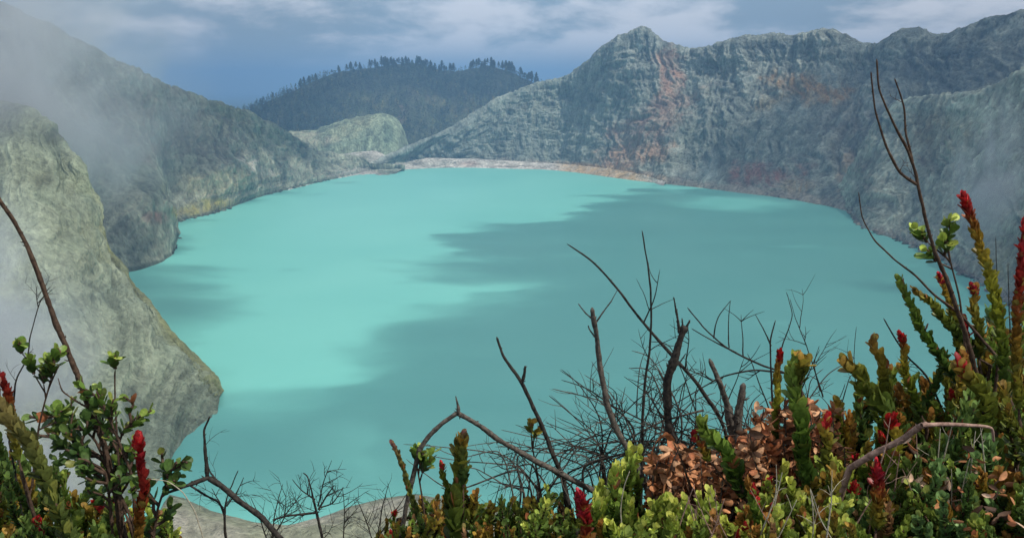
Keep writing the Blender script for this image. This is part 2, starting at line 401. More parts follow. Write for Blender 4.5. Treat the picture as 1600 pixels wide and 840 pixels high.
for cx_, cy_, cY, bx_, by_ in [(-700, -160, 560, -400, 560), (-350, -80, 640, -150, 505), (-120, -20, 740, 0, 460), (0, 14, 820, 90, 440), (60, 42, 870, 150, 432), (110, 66, 905, 200, 423), (150, 84, 935, 240, 410), (185, 98, 960, 263, 394), (215, 114, 990, 260, 370), (245, 130, 1030, 262, 350),
        (280, 144, 1080, 285, 343), (320, 160, 1130, 330, 334), (355, 170, 1180, 362, 322), (390, 179, 1230, 398, 309), (420, 194, 1290, 435, 299), (448, 210, 1330, 470, 291), (480, 228, 1380, 505, 283), (520, 243, 1430, 545, 275), (570, 254, 1470, 590, 268), (630, 259, 1490, 640, 264)]:
    colsB.append((at(cx_, cy_, cY), ground(bx_, by_)))
def spurs(P, u, v):
    px, py = project(P)
    e = np.exp(-((px - 205) / 60) ** 2 - ((py - 345) / 60) ** 2) * 26
    e += np.exp(-((px - 345) / 60) ** 2 - ((py - 275) / 34) ** 2) * 16
    e -= np.exp(-((px - 262) / 26) ** 2 - ((py - 290) / 50) ** 2) * 18
    return e
loft('crater_ridge', colsB, [(.14, .84), (.38, .60), (.62, .36), (.85, .12)], 760, 44, M_ROCK, left_colour, amp=12, gully=(46, 1.2), seed=71, crest_amp=.3, bias=spurs)

# ---- rounded mound at the far end of the lake
def mound_colour(i):
    c = base_rock(i, (.14, .18, .12), (.22, .26, .17), (.12, .17, .11), 17)
    c = mixc(c, blob(i, 480, 215, 60, 12, 41, .7, 5) * .8, (.46, .43, .30))
    c = mixc(c, blob(i, 560, 195, 50, 16, 42, .7, -20) * .5, (.40, .38, .22))
    c = mixc(c, blob(i, 600, 262, 80, 12, 43, .7) * .8, (.46, .42, .37))
    return c
mh_px = [(350, 262), (380, 216), (440, 209), (490, 206), (530, 192), (560, 183), (598, 179), (616, 184), (627, 196), (633, 212), (638, 236), (645, 252), (660, 262)]
mx_ = np.array([at(a_, b_, 1600)[0] for a_, b_ in mh_px]); mz_ = np.array([at(a_, b_, 1600)[2] for a_, b_ in mh_px]); mz_[[0, -1]] = -10
nx_, ny_ = 330, 170
qx, qy = np.meshgrid(np.linspace(mx_[0], mx_[-1], nx_), np.linspace(-1.25, 1.35, ny_))
Hm = np.interp(qx, mx_, mz_); Hm = np.maximum((Hm + np.interp(qx - 4, mx_, mz_) + np.interp(qx + 4, mx_, mz_)) / 3, -10)
ext = 62 + 34 * np.clip(Hm / 90, 0, 1) + 10 * fbm(qx / 60, qy * .5, 0, 3, 91)
zz = Hm * np.clip(1 - np.abs(qy) ** 1.8, 0, 1) ** .9 - 10 * sstep(.85, 1.2, np.abs(qy))
yy = 1600 + qy * ext * .9
g1 = fbm(qx / 22 + qy * .6, qy * 1.3, 0, 5, 95, ridged=True); sm_ = fbm(qx / 12, yy / 12, zz / 12, 5, 97)
zz = zz + (g1 * 4.0 + sm_ * 3.2) * np.clip(zz / 25, 0, 1)
yy = yy + sm_ * 3
Pm = np.stack([qx, yy, zz], -1); im = dict(P=Pm, u=qx, v=np.abs(qy), g1=g1, g2=g1, sm=sm_); im['px'], im['py'] = project(Pm)
o = mesh_from('mound', Pm.reshape(-1, 3), grid_faces(ny_, nx_), M_ROCK, tint=mound_colour(im).reshape(-1, 3)); o['kind'] = 'structure'

# ---- pale sediment dam between the mound and the wall
def dam_colour(i):
    c = base_rock(i, (.36, .34, .29), (.52, .48, .42), (.24, .25, .21), 19)
    c = mixc(c, blob(i, 520, 262, 70, 22, 52, .7, -15) * .8, (.19, .21, .14))
    tn = fbm(i['P'][..., 0] / 14, i['P'][..., 1] / 14, 0, 4, 54)
    c = mixc(c, sstep(860, 890, i['px']) * sstep(1035, 990, i['px']) * (.55 + .45 * sstep(-.2, .2, tn)), (.64, .45, .25))
    return mixc(c, blob(i, 735, 256, 20, 5, 51, .5) * .6, (.42, .24, .18))
colsS = []
for cx_, cy_, cY, bx_, by_ in [(430, 262, 1400, 450, 297), (500, 246, 1470, 505, 283), (560, 238, 1520, 560, 273), (600, 236, 1540, 600, 268), (628, 241, 1560, 620, 266), (645, 247, 1580, 640, 264.5), (690, 248, 1590, 680, 262.5), (740, 249, 1590, 735, 262), (790, 252, 1580, 790, 263.5), (850, 255, 1560, 850, 265), (900, 258.5, 1500, 900, 269.5), (950, 264.5, 1430, 950, 276.5), (1000, 273, 1350, 1000, 283), (1040, 284, 1290, 1040, 288)]:
    colsS.append((at(cx_, cy_, cY), ground(bx_, by_)))
loft('sediment_shore', colsS, [(.2, .85), (.5, .5), (.8, .15)], 300, 10, M_ROCK, dam_colour, amp=1.6, gully=(30, 1), seed=101, crest_amp=.6, back=(60, -12))

# ---- forested hill behind
def hill_colour(i):
    c = base_rock(i, (.045, .06, .035), (.085, .09, .05), (.06, .065, .04), 23)
    c = mixc(c, blob(i, 560, 165, 40, 30, 61, .8) * .7, (.14, .15, .05))
    c = mixc(c, blob(i, 700, 150, 110, 22, 62, 1.1) * .4, (.16, .12, .08))
    c = mixc(c, blob(i, 500, 135, 80, 22, 63, 1.1) * .4, (.14, .12, .08))
    c = mixc(c, blob(i, 627, 185, 8, 22, 64, .9, 20) * .7, (.28, .18, .14))
    return c
colsD = []
for cx_, cy_, cY in [(150, 235, 2150), (300, 200, 2200), (380, 180, 2250), (430, 158, 2280), (480, 136, 2300), (530, 116, 2320), (600, 106, 2340), (650, 101, 2350), (690, 112, 2350), (725, 113, 2340), (765, 106, 2330), (805, 118, 2320), (845, 138, 2300), (920, 150, 2260), (1050, 190, 2200)]:
    p = at(cx_, cy_, cY); colsD.append((p, np.array([p[0] * .80, 1700.0, -8.0])))
HILL = loft('forest_hill', colsD, [(.15, .86), (.4, .62), (.65, .36), (.85, .14)], 260, 22, M_ROCK, hill_colour, amp=14, gully=(90, .9), seed=120, crest_amp=.12, back=(500, -25))

# ---- pale cliff spur on the left, in front of the lake
def cliff_colour(i):
    c = base_rock(i, (.19, .228, .155), (.29, .325, .225), (.15, .19, .15), 29)
    c = c * .85 + np.array((.18, .20, .125)) * .15
    n = fbm(i['P'][..., 0] / 60, i['P'][..., 1] / 60, i['P'][..., 2] / 60, 4, 205)
    c = mixc(c, sstep(.15, .5, n) * .5, (.13, .165, .145))
    edge = sstep(.36, .03, i['v'] + .22 * i['sm']) * sstep(210, 400, i['py'])                      # yellow-green crust along the arete
    c = mixc(c, edge * .8, (.27, .275, .10))
    c = mixc(c, blob(i, 110, 380, 60, 120, 70, .9, -20) * .35, (.28, .29, .18))
    c = mixc(c, blob(i, 200, 420, 30, 90, 71, .9, -25) * .35, (.11, .135, .105))
    return c
colsE = []
E_crest = [(-500, 60, 560), (-250, 110, 540), (-100, 140, 520), (0, 165, 505), (45, 182, 495), (78, 205, 488), (98, 235, 482), (120, 262, 476), (135, 300, 470), (145, 345, 462), (160, 382, 455), (192, 425, 445), (230, 478, 432), (268, 524, 420), (300, 562, 408), (328, 596, 396)]
E_base = [(-900, 1000), (-600, 980), (-420, 960), (-250, 930), (-150, 910), (-60, 890), (10, 870), (70, 850), (120, 830), (165, 808), (205, 785), (240, 755), (262, 728), (272, 705), (290, 682), (318, 660)]
for (a, b_, Y), (c_, d_) in zip(E_crest, E_base):
    colsE.append((at(a, b_, Y), ground(c_, d_)))
tip = ground(353, 632)
colsE.append((tip + np.array([-4, 3, 3]), ground(340, 645)))
loft('cliff_spur', colsE, [(.07, .88), (.25, .66), (.5, .38), (.78, .13)], 560, 60, M_CLIFF, cliff_colour, amp=7.0, gully=(38, 1.0), seed=150, crest_amp=.4, back=(60, -14), fine=1.25, ledge=.08)

# ---- near rim the photographer stands on, falling to the near shore
shore_px = [(-500, 1100), (-200, 1000), (0, 930), (150, 870), (240, 815), (262, 770), (285, 775), (330, 795), (400, 814), (450, 818), (500, 806), (545, 789), (600, 776), (650, 768), (720, 780), (820, 800), (1000, 815), (1200, 815), (1400, 790), (1600, 700), (1900, 690), (2400, 900)]
sp_ = np.array([ground(a, b_)[:2] for a, b_ in shore_px])
sth = np.arctan2(sp_[:, 0], sp_[:, 1]); sR = np.linalg.norm(sp_, axis=1)
o_ = np.argsort(sth); sth, sR = sth[o_], sR[o_]
def rim_height(x, y):
    r = np.hypot(x, y); th = np.arctan2(x, y); R = np.interp(th, sth, sR)
    f = r / R
    prof_r = [0, 2.1 / 290, 8 / 290, .2, .42, .68, .85, 1.0, 1.05]
    prof_z = [148.35, 148.30, 142.5, 96, 42, 15, 6.5, 0, -9]
    z = np.interp(f, prof_r, prof_z)
    back = y < 0
    return np.where(back, 148.35 + np.minimum(0, (y + 40) * .25), z)
NT, NR = 420, 260
th = np.linspace(-1.5, 1.5, NT); ff = np.concatenate([np.linspace(.0012, .0060, 20), np.geomspace(.0063, 1.05, NR - 20)])
TH, FF = np.meshgrid(th, ff); RR = np.interp(TH, sth, sR) * FF
X, Y_ = RR * np.sin(TH), RR * np.cos(TH)
Zr = rim_height(X, Y_)
k_ = np.clip(RR / 60, 0, 1)
nz = fbm(X / 40, Y_ / 40, .1, 5, 301, ridged=True) * 6 * k_ + fbm(X / 9, Y_ / 9, .1, 5, 305) * 3.2 * k_ + fbm(X * 2, Y_ * 2, 0, 4, 309) * .04
Zr = Zr + nz * np.where(FF > .93, np.clip((1.0 - FF) / .07, 0, 1), 1)
n_ = fbm(X / 30, Y_ / 30, 0, 5, 320); rc = np.ones(X.shape + (3,)) * np.array((.37, .38, .25))
rc = mixc(rc, sstep(-.2, .4, n_), (.54, .50, .40)); rc = mixc(rc, sstep(.1, .5, fbm(X / 14, Y_ / 14, 0, 4, 330)) * .6, (.18, .20, .10))
rc = rc * np.clip(1 + .5 * fbm(X / 3, Y_ / 3, 0, 4, 335, gain=.65) + .35 * fbm(X / 10, Y_ / 5, 0, 4, 336), .35, 1.5)[..., None]
rc = mixc(rc, sstep(40, 12, RR), (.10, .085, .06))
o = mesh_from('rim_slope', np.stack([X, Y_, Zr], -1).reshape(-1, 3), grid_faces(NR, NT), M_CLIFF, tint=rc.reshape(-1, 3)); o['kind'] = 'structure'
# flat rim behind and below the photographer
gx, gy = np.meshgrid(np.linspace(-60, 60, 60), np.linspace(-80, 1.0, 50))
gz = 148.33 + fbm(gx * .5, gy * .5, 0, 4, 340) * .08 + np.minimum(0, (gy + 30)) * .5 - np.maximum(0, np.abs(gx) - 6) * .6
o = mesh_from('rim_path', np.stack([gx, gy, gz], -1).reshape(-1, 3), grid_faces(50, 60), M_NEAR, tint=np.ones((3000, 3)) * (.10, .085, .06)); o['kind'] = 'structure'

# ---- lake and outer ground
shore = [ground(a, b_) for a, b_ in [(640, 262), (735, 260), (800, 262), (875, 265), (935, 272), (1000, 280), (1085, 290), (1165, 300), (1240, 310), (1325, 325), (1350, 352), (1435, 384), (1490, 412), (1560, 456), (1680, 540), (1900, 680)]]
shore += [ground(a, b_) for a, b_ in [(1600, 800), (1200, 830), (800, 815), (600, 785), (450, 830), (270, 800), (150, 860), (0, 900), (-400, 960), (-300, 700), (-100, 500), (90, 440), (200, 420), (262, 390), (262, 348), (330, 333), (398, 308), (470, 290), (545, 274), (590, 267)]]
shore = np.array(shore); cen = np.array([20, 700, 0])
shore = cen + (shore - cen) * 1.035
nring = 160; sh = resample(np.vstack([shore, shore[:1]]), nring + 1)[:-1]
lv = [cen]; 
lv = np.vstack([[cen]] + [cen + (sh - cen) * f_ for f_ in (.5, 1.0)])
fa = [[0, 1 + k, 1 + (k + 1) % nring] for k in range(nring)]
fb = [[1 + k, 1 + nring + k, 1 + nring + (k + 1) % nring, 1 + (k + 1) % nring] for k in range(nring)]
o = mesh_from('lake_water', lv, [np.array(fa), np.array(fb)], M_WATER, smooth=False); o['kind'] = 'structure'
m, t, b, n = new_mat('far_forest_ground')
g = n('ShaderNodeNewGeometry'); na = noise_node(t, .004, 8, .6, 0, g.outputs['Position'])
cr = n('ShaderNodeValToRGB'); cr.color_ramp.elements[0].color = (.03, .05, .025, 1); cr.color_ramp.elements[1].color = (.09, .11, .05, 1); cr.color_ramp.elements[0].position = .35; cr.color_ramp.elements[1].position = .65
t.links.new(na.outputs[0], cr.inputs[0]); t.links.new(cr.outputs[0], b.inputs['Base Color']); b.inputs['Roughness'].default_value = 1
GR = 13000
o = mesh_from('ground', [(-GR, -GR, -20), (GR, -GR, -20), (GR, GR, -20), (-GR, GR, -20)], np.array([[0, 1, 2, 3]]), m, smooth=False); o['kind'] = 'structure'
# stones along the waterline
import bmesh
_bm = bmesh.new(); bmesh.ops.create_icosphere(_bm, subdivisions=1, radius=1); _P = np.array([v.co[:] for v in _bm.verts]); _F = np.array([[v.index for v in f.verts] for f in _bm.faces]); _bm.free()
rngr = np.random.default_rng(8); line = resample(shore[:16], 900); line2 = resample(shore[-9:], 700); RV, RF, RC, off = [], [], [], 0
for ln_, cnt in ((line, 2600), (line2, 1200)):
    for _ in range(cnt):
        q = ln_[rngr.integers(len(ln_))]; d_ = (cen - q)[:2]; d_ /= np.linalg.norm(d_); base_d = np.linalg.norm(q - cen) * (1 - 1 / 1.035)
        s_ = rngr.uniform(.6, 2.6) ** 1.3; v = _P * (1 + .3 * rngr.normal(size=(len(_P), 1))) * s_ * np.array([1.3, 1, .7]); o2 = d_ * (base_d + rngr.normal(-4, 6))
        px_ = project(q[None])[0][0]; cc = np.array((.60, .44, .26)) if 860 < px_ < 1010 else np.array((.38, .34, .28)) if ln_ is line else np.array((.22, .24, .17))
        RV.append(v + [q[0] + o2[0], q[1] + o2[1], max(0, rngr.normal(.6, .8))]); RF.append(_F + off); off += len(v); RC.append(np.ones((len(v), 3)) * cc * rngr.uniform(.4, 1.4))
o = mesh_from('rubble', np.vstack(RV), np.vstack(RF), M_ROCK, tint=np.vstack(RC), smooth=False); tag(o, 'pale stones strewn along the lake shore', 'rubble', kind='stuff')
# ---- trees on the forest hill
from mathutils.bvhtree import BVHTree
_me = HILL.data
_bvh = BVHTree.FromPolygons([v.co[:] for v in _me.vertices], [p.vertices[:] for p in _me.polygons])
def hill_z(x, y):
    h = _bvh.ray_cast(Vector((x, y, 800)), Vector((0, 0, -1)))
    return None if h[0] is None else h[0].z
def forest_mat(name, c1, c2):
    m, t, b, n = new_mat(name)
    g = n('ShaderNodeNewGeometry'); na = noise_node(t, .035, 6, .6, 0, g.outputs['Position']); at2 = n('ShaderNodeAttribute', attribute_name='tint'); vs = n('ShaderNodeVectorMath', operation='MULTIPLY')
    cr = n('ShaderNodeValToRGB'); cr.color_ramp.elements[0].color = (*c1, 1); cr.color_ramp.elements[1].color = (*c2, 1); cr.color_ramp.elements[0].position = .35; cr.color_ramp.elements[1].position = .65
    t.links.new(na.outputs[0], cr.inputs[0]); t.links.new(cr.outputs[0], vs.inputs[0]); t.links.new(at2.outputs['Color'], vs.inputs[1]); t.links.new(vs.outputs[0], b.inputs['Base Color']); b.inputs['Roughness'].default_value = .9
    return m
M_NEEDLE = forest_mat('casuarina_needles', (.014, .030, .016), (.085, .10, .04)); M_TRUNK = forest_mat('tree_trunk', (.05, .04, .03), (.12, .10, .08))
def crown_arrays(h, w, n, rng, base=.3):
    """n leaf-clump triangles pairs spread through a ragged crown"""
    t = rng.uniform(0, 1, n) ** .9; z = h * (base + (1 - base) * t)
    rad = w * .5 * np.clip(1.15 * (1 - t) ** .6, .12, 1) * rng.uniform(.25, 1.05, n) ** .5
    lean = np.floor(t * 6) ; ang = rng.uniform(0, 2 * math.pi, n)
    rad *= np.where((np.sin(lean * 2.4 + ang * 2) > -.35), 1, .45)
    c = np.stack([rad * np.cos(ang), rad * np.sin(ang), z], 1)
    s = h * .055 * rng.uniform(.6, 1.5, n)
    a = rng.normal(size=(n, 3)); a /= np.linalg.norm(a, axis=1)[:, None]; b2 = np.cross(a, rng.normal(size=(n, 3))); b2 /= np.linalg.norm(b2, axis=1)[:, None]
    v = np.stack([c - a * s[:, None], c - b2 * s[:, None] * .6, c + a * s[:, None], c + b2 * s[:, None] * .6], 1).reshape(-1, 3)
    return v, np.arange(4 * n).reshape(-1, 4)
def trunk_arrays(h, r):
    k = 6; a = np.arange(k) * 2 * math.pi / k
    rings = [np.stack([r * f_ * np.cos(a), r * f_ * np.sin(a), np.full(k, z)], 1) for z, f_ in ((-2, 1.2), (h * .4, .8), (h * .93, .25))]
    v = np.vstack(rings); f = grid_faces(3, k, 0, True); return v, f
rng = np.random.default_rng(5)
protos = []
for i in range(7):
    h = rng.uniform(17, 27); w = rng.uniform(8, 13); base_ = rng.uniform(.25, .5)
    tv, tf = trunk_arrays(h, .45); cv, cf = crown_arrays(h, w, 190, rng, base_)
    protos.append((tv, tf, cv, cf, h))
cr_px = [(395, 172), (430, 158), (480, 136), (530, 116), (600, 106), (650, 101), (690, 112), (725, 113), (765, 106), (805, 118), (840, 134)]
def crest_y(px): return np.interp(px, [a for a, _ in cr_px], [b for _, b in cr_px])
first = {}
nt_ = 0
for k, px in enumerate(np.sort(np.concatenate([rng.uniform(392, 842, 84), rng.uniform(585, 700, 50), rng.uniform(735, 840, 30)]))):
    Yt = 2300 + 30 * rng.uniform(-1, 1); p = at(px, crest_y(px), Yt)
    z = hill_z(p[0], p[1])
    if z is None: continue
    j = k % 7; tv, tf, cv, cf, h = protos[j]
    if j not in first:
        tr = mesh_from('pine_tree', tv, tf, M_TRUNK, tint=np.ones((len(tv), 3))); cr_ = mesh_from('crown', cv, cf, M_NEEDLE, tr, tint=np.ones((len(cv), 3)) * .6); first[j] = (tr, cr_)
    else:
        tr = first[j][0].copy(); C.objects.link(tr); cr_ = first[j][1].copy(); C.objects.link(cr_); cr_.parent = tr
    tr.location = (p[0], p[1], z - 1); tr.rotation_euler = (0, 0, rng.uniform(0, 6.28)); s_ = rng.uniform(.6, 1.3) * (.75 if px < 560 else 1); tr.scale = (s_, s_, s_)
    where = 'long left shoulder' if px < 545 else 'broad summit' if px < 715 else 'right hand knoll'
    tag(tr, 'dark slender tree on the skyline of the forested hill, on its ' + where, 'tree', 'skyline trees on the ' + where + ' of the forested hill')
AV, AF, off, AT = [], [], 0, []
for k in range(5200):
    px, f_ = rng.uniform(330, 900), rng.uniform(.02, .95)
    Yt = 2290 - f_ * 560; x = (px - 800) / F_PX * Yt; z = hill_z(x, Yt)
    if z is None or z < 2: continue
    if fbm(x / 90, Yt / 90, 0, 3, 77) > .42: continue
    h = rng.uniform(11, 24); cv, cf = crown_arrays(h, rng.uniform(8, 12), 34, rng, .15)
    cv[:] = cv * (1, 1, 1) + (x, Yt, z - 1); AT.append(np.ones((len(cv), 3)) * np.array((1, 1, 1) if rng.uniform() > .12 else (2.6, 1.6, .9)) * rng.uniform(.25, 2.0) ** 1.3); AV.append(cv); AF.append(cf + off); off += len(cv)
o = mesh_from('forest', np.vstack(AV), np.vstack(AF), M_NEEDLE, tint=np.vstack(AT)); tag(o, 'dark pine wood covering the hill beyond the lake', 'forest', kind='stuff')
# young bushes along the crests of the crater ridge and wall
AV, AF, off = [], [], 0


# ------------------------------------------------------------------ clouds above the crater; their shade lies on the lake
lit = [(530, 285), (640, 262), (860, 266), (1045, 290), (960, 306), (900, 322), (850, 345), (760, 350), (715, 372), (705, 398), (630, 410), (660, 432), (790, 448), (760, 462), (650, 480), (600, 515), (545, 540), (560, 575), (500, 603), (430, 618), (350, 612), (300, 560), (330, 520), (385, 490), (345, 445), (275, 415), (262, 392), (330, 378), (262, 362), (266, 345), (400, 309), (470, 291)]
litw = [ground(a, b_)[:2] for a, b_ in lit]
i0 = 3
litw = litw[:1] + [np.array([-420., 1480.]), np.array([-420., 2100.]), np.array([430., 2100.]), np.array([430., 1500.])] + litw[3:]
litw = np.array(litw)
def poly_sd(P, poly):
    d = np.full(P.shape[:-1], 1e9); ins = np.zeros(P.shape[:-1], bool)
    for a, b_ in zip(poly, np.roll(poly, -1, axis=0)):
        e = b_ - a; w = P - a; t = np.clip((w @ e) / (e @ e), 0, 1); q = w - t[..., None] * e
        d = np.minimum(d, np.hypot(q[..., 0], q[..., 1]))
        c1 = (a[1] <= P[..., 1]) != (b_[1] <= P[..., 1])
        xx = a[0] + (P[..., 1] - a[1]) / (e[1] if abs(e[1]) > 1e-9 else 1e-9) * e[0]
        ins ^= c1 & (P[..., 0] < xx)
    return np.where(ins, -d, d)
CZ = 620.0
nx, ny = 520, 560
gx, gy = np.meshgrid(np.linspace(-1300, 2000, nx), np.linspace(140, 2700, ny))   # where the shade falls at lake level
n_big = fbm(gx / 170, gy / 60, 0, 5, 400, gain=.6); n_f = fbm(gx / 42, gy / 26, 0, 5, 410, gain=.5)
sd_main = poly_sd(np.stack([gx, gy], -1), litw) + n_big * 40 + n_f * 12 + fbm(gx / 110, gy / 75, 0, 5, 470, gain=.55) * 75 * np.clip(gy / 650, .4, 1.7)
shade = sstep(-16, 58, sd_main)
wisp = sstep(.28, .7, fbm(gx / 70, gy / 26, 0, 5, 480, gain=.6)) * sstep(140, 20, np.abs(sd_main)) * .75; shade = np.maximum(shade, wisp * (sd_main < 0)); shade = shade * (1 - wisp * .8 * (sd_main >= 0))
# the left cliff spur and near shore lie in the open
spur = poly_sd(np.stack([gx, gy], -1), np.array([(-900, 200), (-190, 250), (-180, 330), (-200, 420), (-300, 560), (-420, 620), (-900, 700)])) + n_big * 20
shade = shade * sstep(-5, 70, spur) * sstep(262, 315, gy + n_big * 12)
# thinner cloud and gaps
thin = sstep(.30, .55, fbm(gx / 110, gy / 45, 0, 4, 430)) * .55
shade = shade * (1 - thin)
for (a, b_, rx, ry, s_) in [(1150, 318, 110, 14, .8), (775, 452, 75, 8, .7), (590, 700, 60, 40, .5), (600, 745, 55, 30, .35), (820, 358, 80, 8, -.6)]:
    c_ = ground(a, b_); q = np.sqrt(((gx - c_[0]) / (rx * c_[1] / F_PX)) ** 2 + ((gy - c_[1]) / (ry * c_[1] ** 2 / F_PX / 150 * 1.0)) ** 2) + n_f * .5
    k_ = sstep(1.2, .4, q); shade = shade * (1 - k_ * s_) if s_ > 0 else np.maximum(shade, k_ * -s_)
edge_ = sstep(-1300, -1000, gx) * sstep(2000, 1700, gx) * sstep(2700, 2400, gy)
T = (shade * edge_)
T = np.where(T < .02, 0, T) * 46 * (1 + .25 * n_big)
T = np.maximum(T, 0)
sh_ = SUN / SUN[2]
cx3 = gx + sh_[0] * CZ; cy3 = gy + sh_[1] * CZ
lump = np.clip(fbm(gx / 90, gy / 90, 0, 4, 450) * 5, -6, 8)
top = np.stack([cx3, cy3, CZ + T * .7], -1).reshape(-1, 3); bot = np.stack([cx3, cy3, CZ - T * .3], -1).reshape(-1, 3)
Tf = T.ravel(); idx = np.arange(nx * ny); pos = Tf > 0
bi = np.where(pos, idx + nx * ny, idx)
f = grid_faces(ny, nx); keep = pos[f].any(axis=1); f = f[keep]
ft = f; fbm_ = bi[f][:, ::-1]
used = np.unique(np.concatenate([ft.ravel(), fbm_.ravel()])); remap = np.full(2 * nx * ny, -1); remap[used] = np.arange(len(used))
V = np.vstack([top, bot])[used]
M_CLOUD = volume_material('cloud', (.97, .97, .97), .0265, .3)
o = mesh_from('cloud', V, [remap[ft], remap[fbm_]], M_CLOUD); tag(o, 'ragged grey cloud drifting over the crater', 'cloud', kind='stuff')

# ------------------------------------------------------------------ haze over the whole place
HZ = volume_material('haze', (.32, .56, .90), .00026, .15)
def box_mesh(name, a, b_, mat):
    v = [(x, y, z) for x in (a[0], b_[0]) for y in (a[1], b_[1]) for z in (a[2], b_[2])]
    return mesh_from(name, v, np.array([[0, 1, 3, 2], [4, 6, 7, 5], [0, 4, 5, 1], [2, 3, 7, 6], [0, 2, 6, 4], [1, 5, 7, 3]]), mat, smooth=False)
o = box_mesh('haze', (-GR - 50, -GR - 50, -30), (GR + 50, GR + 50, 330), HZ); tag(o, 'thin blue haze over the crater lake', 'haze', kind='stuff')

# ------------------------------------------------------------------ sulphur steam
def steam(label, ctr, size, density, noise, seed, rot=0, color=(.93, .96, 1.0)):
    import bmesh
    bm = bmesh.new(); bmesh.ops.create_icosphere(bm, subdivisions=4, radius=1)
    P = np.array([v.co[:] for v in bm.verts]); d = 1 + .22 * fbm(P[:, 0] * 1.5, P[:, 1] * 1.5, P[:, 2] * 1.5 + seed, 3, seed)
    P = P * d[:, None] * np.array(size) * .5
    F = np.array([[v.index for v in f.verts] for f in bm.faces]); bm.free()
    o = mesh_from('steam', P, F, volume_material('sulphur_steam', color, density, .25, noise))
    o.location = ctr; o.rotation_euler = (0, 0, rot)
    tag(o, label, 'steam', kind='stuff'); return o
steam('white sulphur steam rising below the pale cliff on the left', at(10, 660, 215), (80, 70, 120), .075, (.022, .40, .62, .7), 3)
steam('white steam puff at the left edge beside the pale cliff', at(-45, 440, 330), (75, 70, 130), .05, (.022, .40, .62, .7), 5)
steam('thin bluish steam drifting up over the left ridge', at(10, 115, 520), (270, 200, 210), .031, (.010, .38, .62, .8), 7)
steam('thin steam veil over the lower left ridge', at(120, 180, 600), (230, 180, 190), .0060, (.013, .40, .64, .8), 9)
steam('thin white steam rising along the right crater slope', at(1545, 265, 600), (60, 60, 130), .075, (.024, .44, .64, .6), 11)
steam('faint steam puff above the far right shore', at(1110, 262, 1180), (44, 50, 60), .012, (.04, .35, .6, .7), 13)


# ------------------------------------------------------------------ plants on the rim: generators
def mpp(Y): return Y / F_PX
def curve(pts, n=None):
    """pixel polyline with depths [(px, py, Y)...] or world points -> smooth dense world polyline"""
    P = np.array([at(*p) for p in pts]) if len(pts[0]) == 3 and abs(pts[0][0]) + abs(pts[0][1]) > 20 and not isinstance(pts, np.ndarray) else np.array(pts, float)
    if len(P) < 3: P = np.array([P[0], (P[0] + P[-1]) / 2, P[-1]])
    n = n or max(8, (len(P) - 1) * 8)
    return resample(catmull(P, (len(P) - 1) * 10 + 1), n)
def frames(P):
    T = np.gradient(P, axis=0); T /= np.maximum(np.linalg.norm(T, axis=1), 1e-9)[:, None]
    ref = np.array([.3, 1, .1]); A = np.cross(T, ref); A /= np.maximum(np.linalg.norm(A, axis=1), 1e-9)[:, None]
    B = np.cross(T, A); return T, A, B
class Acc:
    def __init__(s): s.v, s.f4, s.c, s.n = [], [], [], 0
    def add(s, v, f, c=None):
        s.v.append(v); s.f4.append(f + s.n); s.n += len(v); s.c.append(np.ones((len(v), 3)) * .5 if c is None else c)
    def build(s, name, mat, parent=None, org=None, tint=True):
        if not s.v: return None
        V = np.vstack(s.v); V = V - org if org is not None else V
        return mesh_from(name, V, np.vstack(s.f4), mat, parent, np.vstack(s.c) if tint else None)
def tube(acc, P, r0, r1, sides=6, knob=0.0, seed=0, blunt=False):
    n = len(P); t = np.linspace(0, 1, n); r = r0 + (r1 - r0) * t
    if knob: r = r * (1 + knob * perlin(t * n * .8, seed * 3.7, 0, seed) * .6 + knob * .7 * perlin(t * n * .11, seed * 1.7, 2, seed))
    T, A, B = frames(P)
    if blunt: r = np.concatenate([r, [r[-1] * .55]]); P = np.vstack([P, P[-1] + T[-1] * r[-2] * .3]); T, A, B = [np.vstack([q, q[-1:]]) for q in (T, A, B)]; n += 1
    else: r[-1] *= .4
    a = np.arange(sides) * 2 * math.pi / sides
    ring = A[:, None, :] * np.cos(a)[None, :, None] + B[:, None, :] * np.sin(a)[None, :, None]
    if knob: r_ = r[:, None] * (1 + knob * .5 * perlin(np.arange(n)[:, None] * .5, a[None, :] * 1.3, seed, 9) + (.9 * knob * perlin(np.cos(a)[None, :] * 2.4, np.sin(a)[None, :] * 2.4, np.arange(n)[:, None] * .12 + seed, 5) if sides > 8 else 0))
    else: r_ = r[:, None] * np.ones((1, sides))
    V = P[:, None, :] + ring * r_[..., None]
    V = np.vstack([V.reshape(-1, 3), P[-1:]])
    F = grid_faces(n, sides, 0, True)
    k = np.arange(0, sides - 1, 2); last = (n - 1) * sides
    cap = np.array([[last + j, last + (j + 1) % sides, last + (j + 2) % sides, n * sides] for j in range(0, sides, 2)])
    acc.add(V, np.vstack([F, cap]))
_lt = np.array([0, .28, .58, .84, 1.0]); _lw = np.array([.18, .80, 1.0, .80, .22]); 
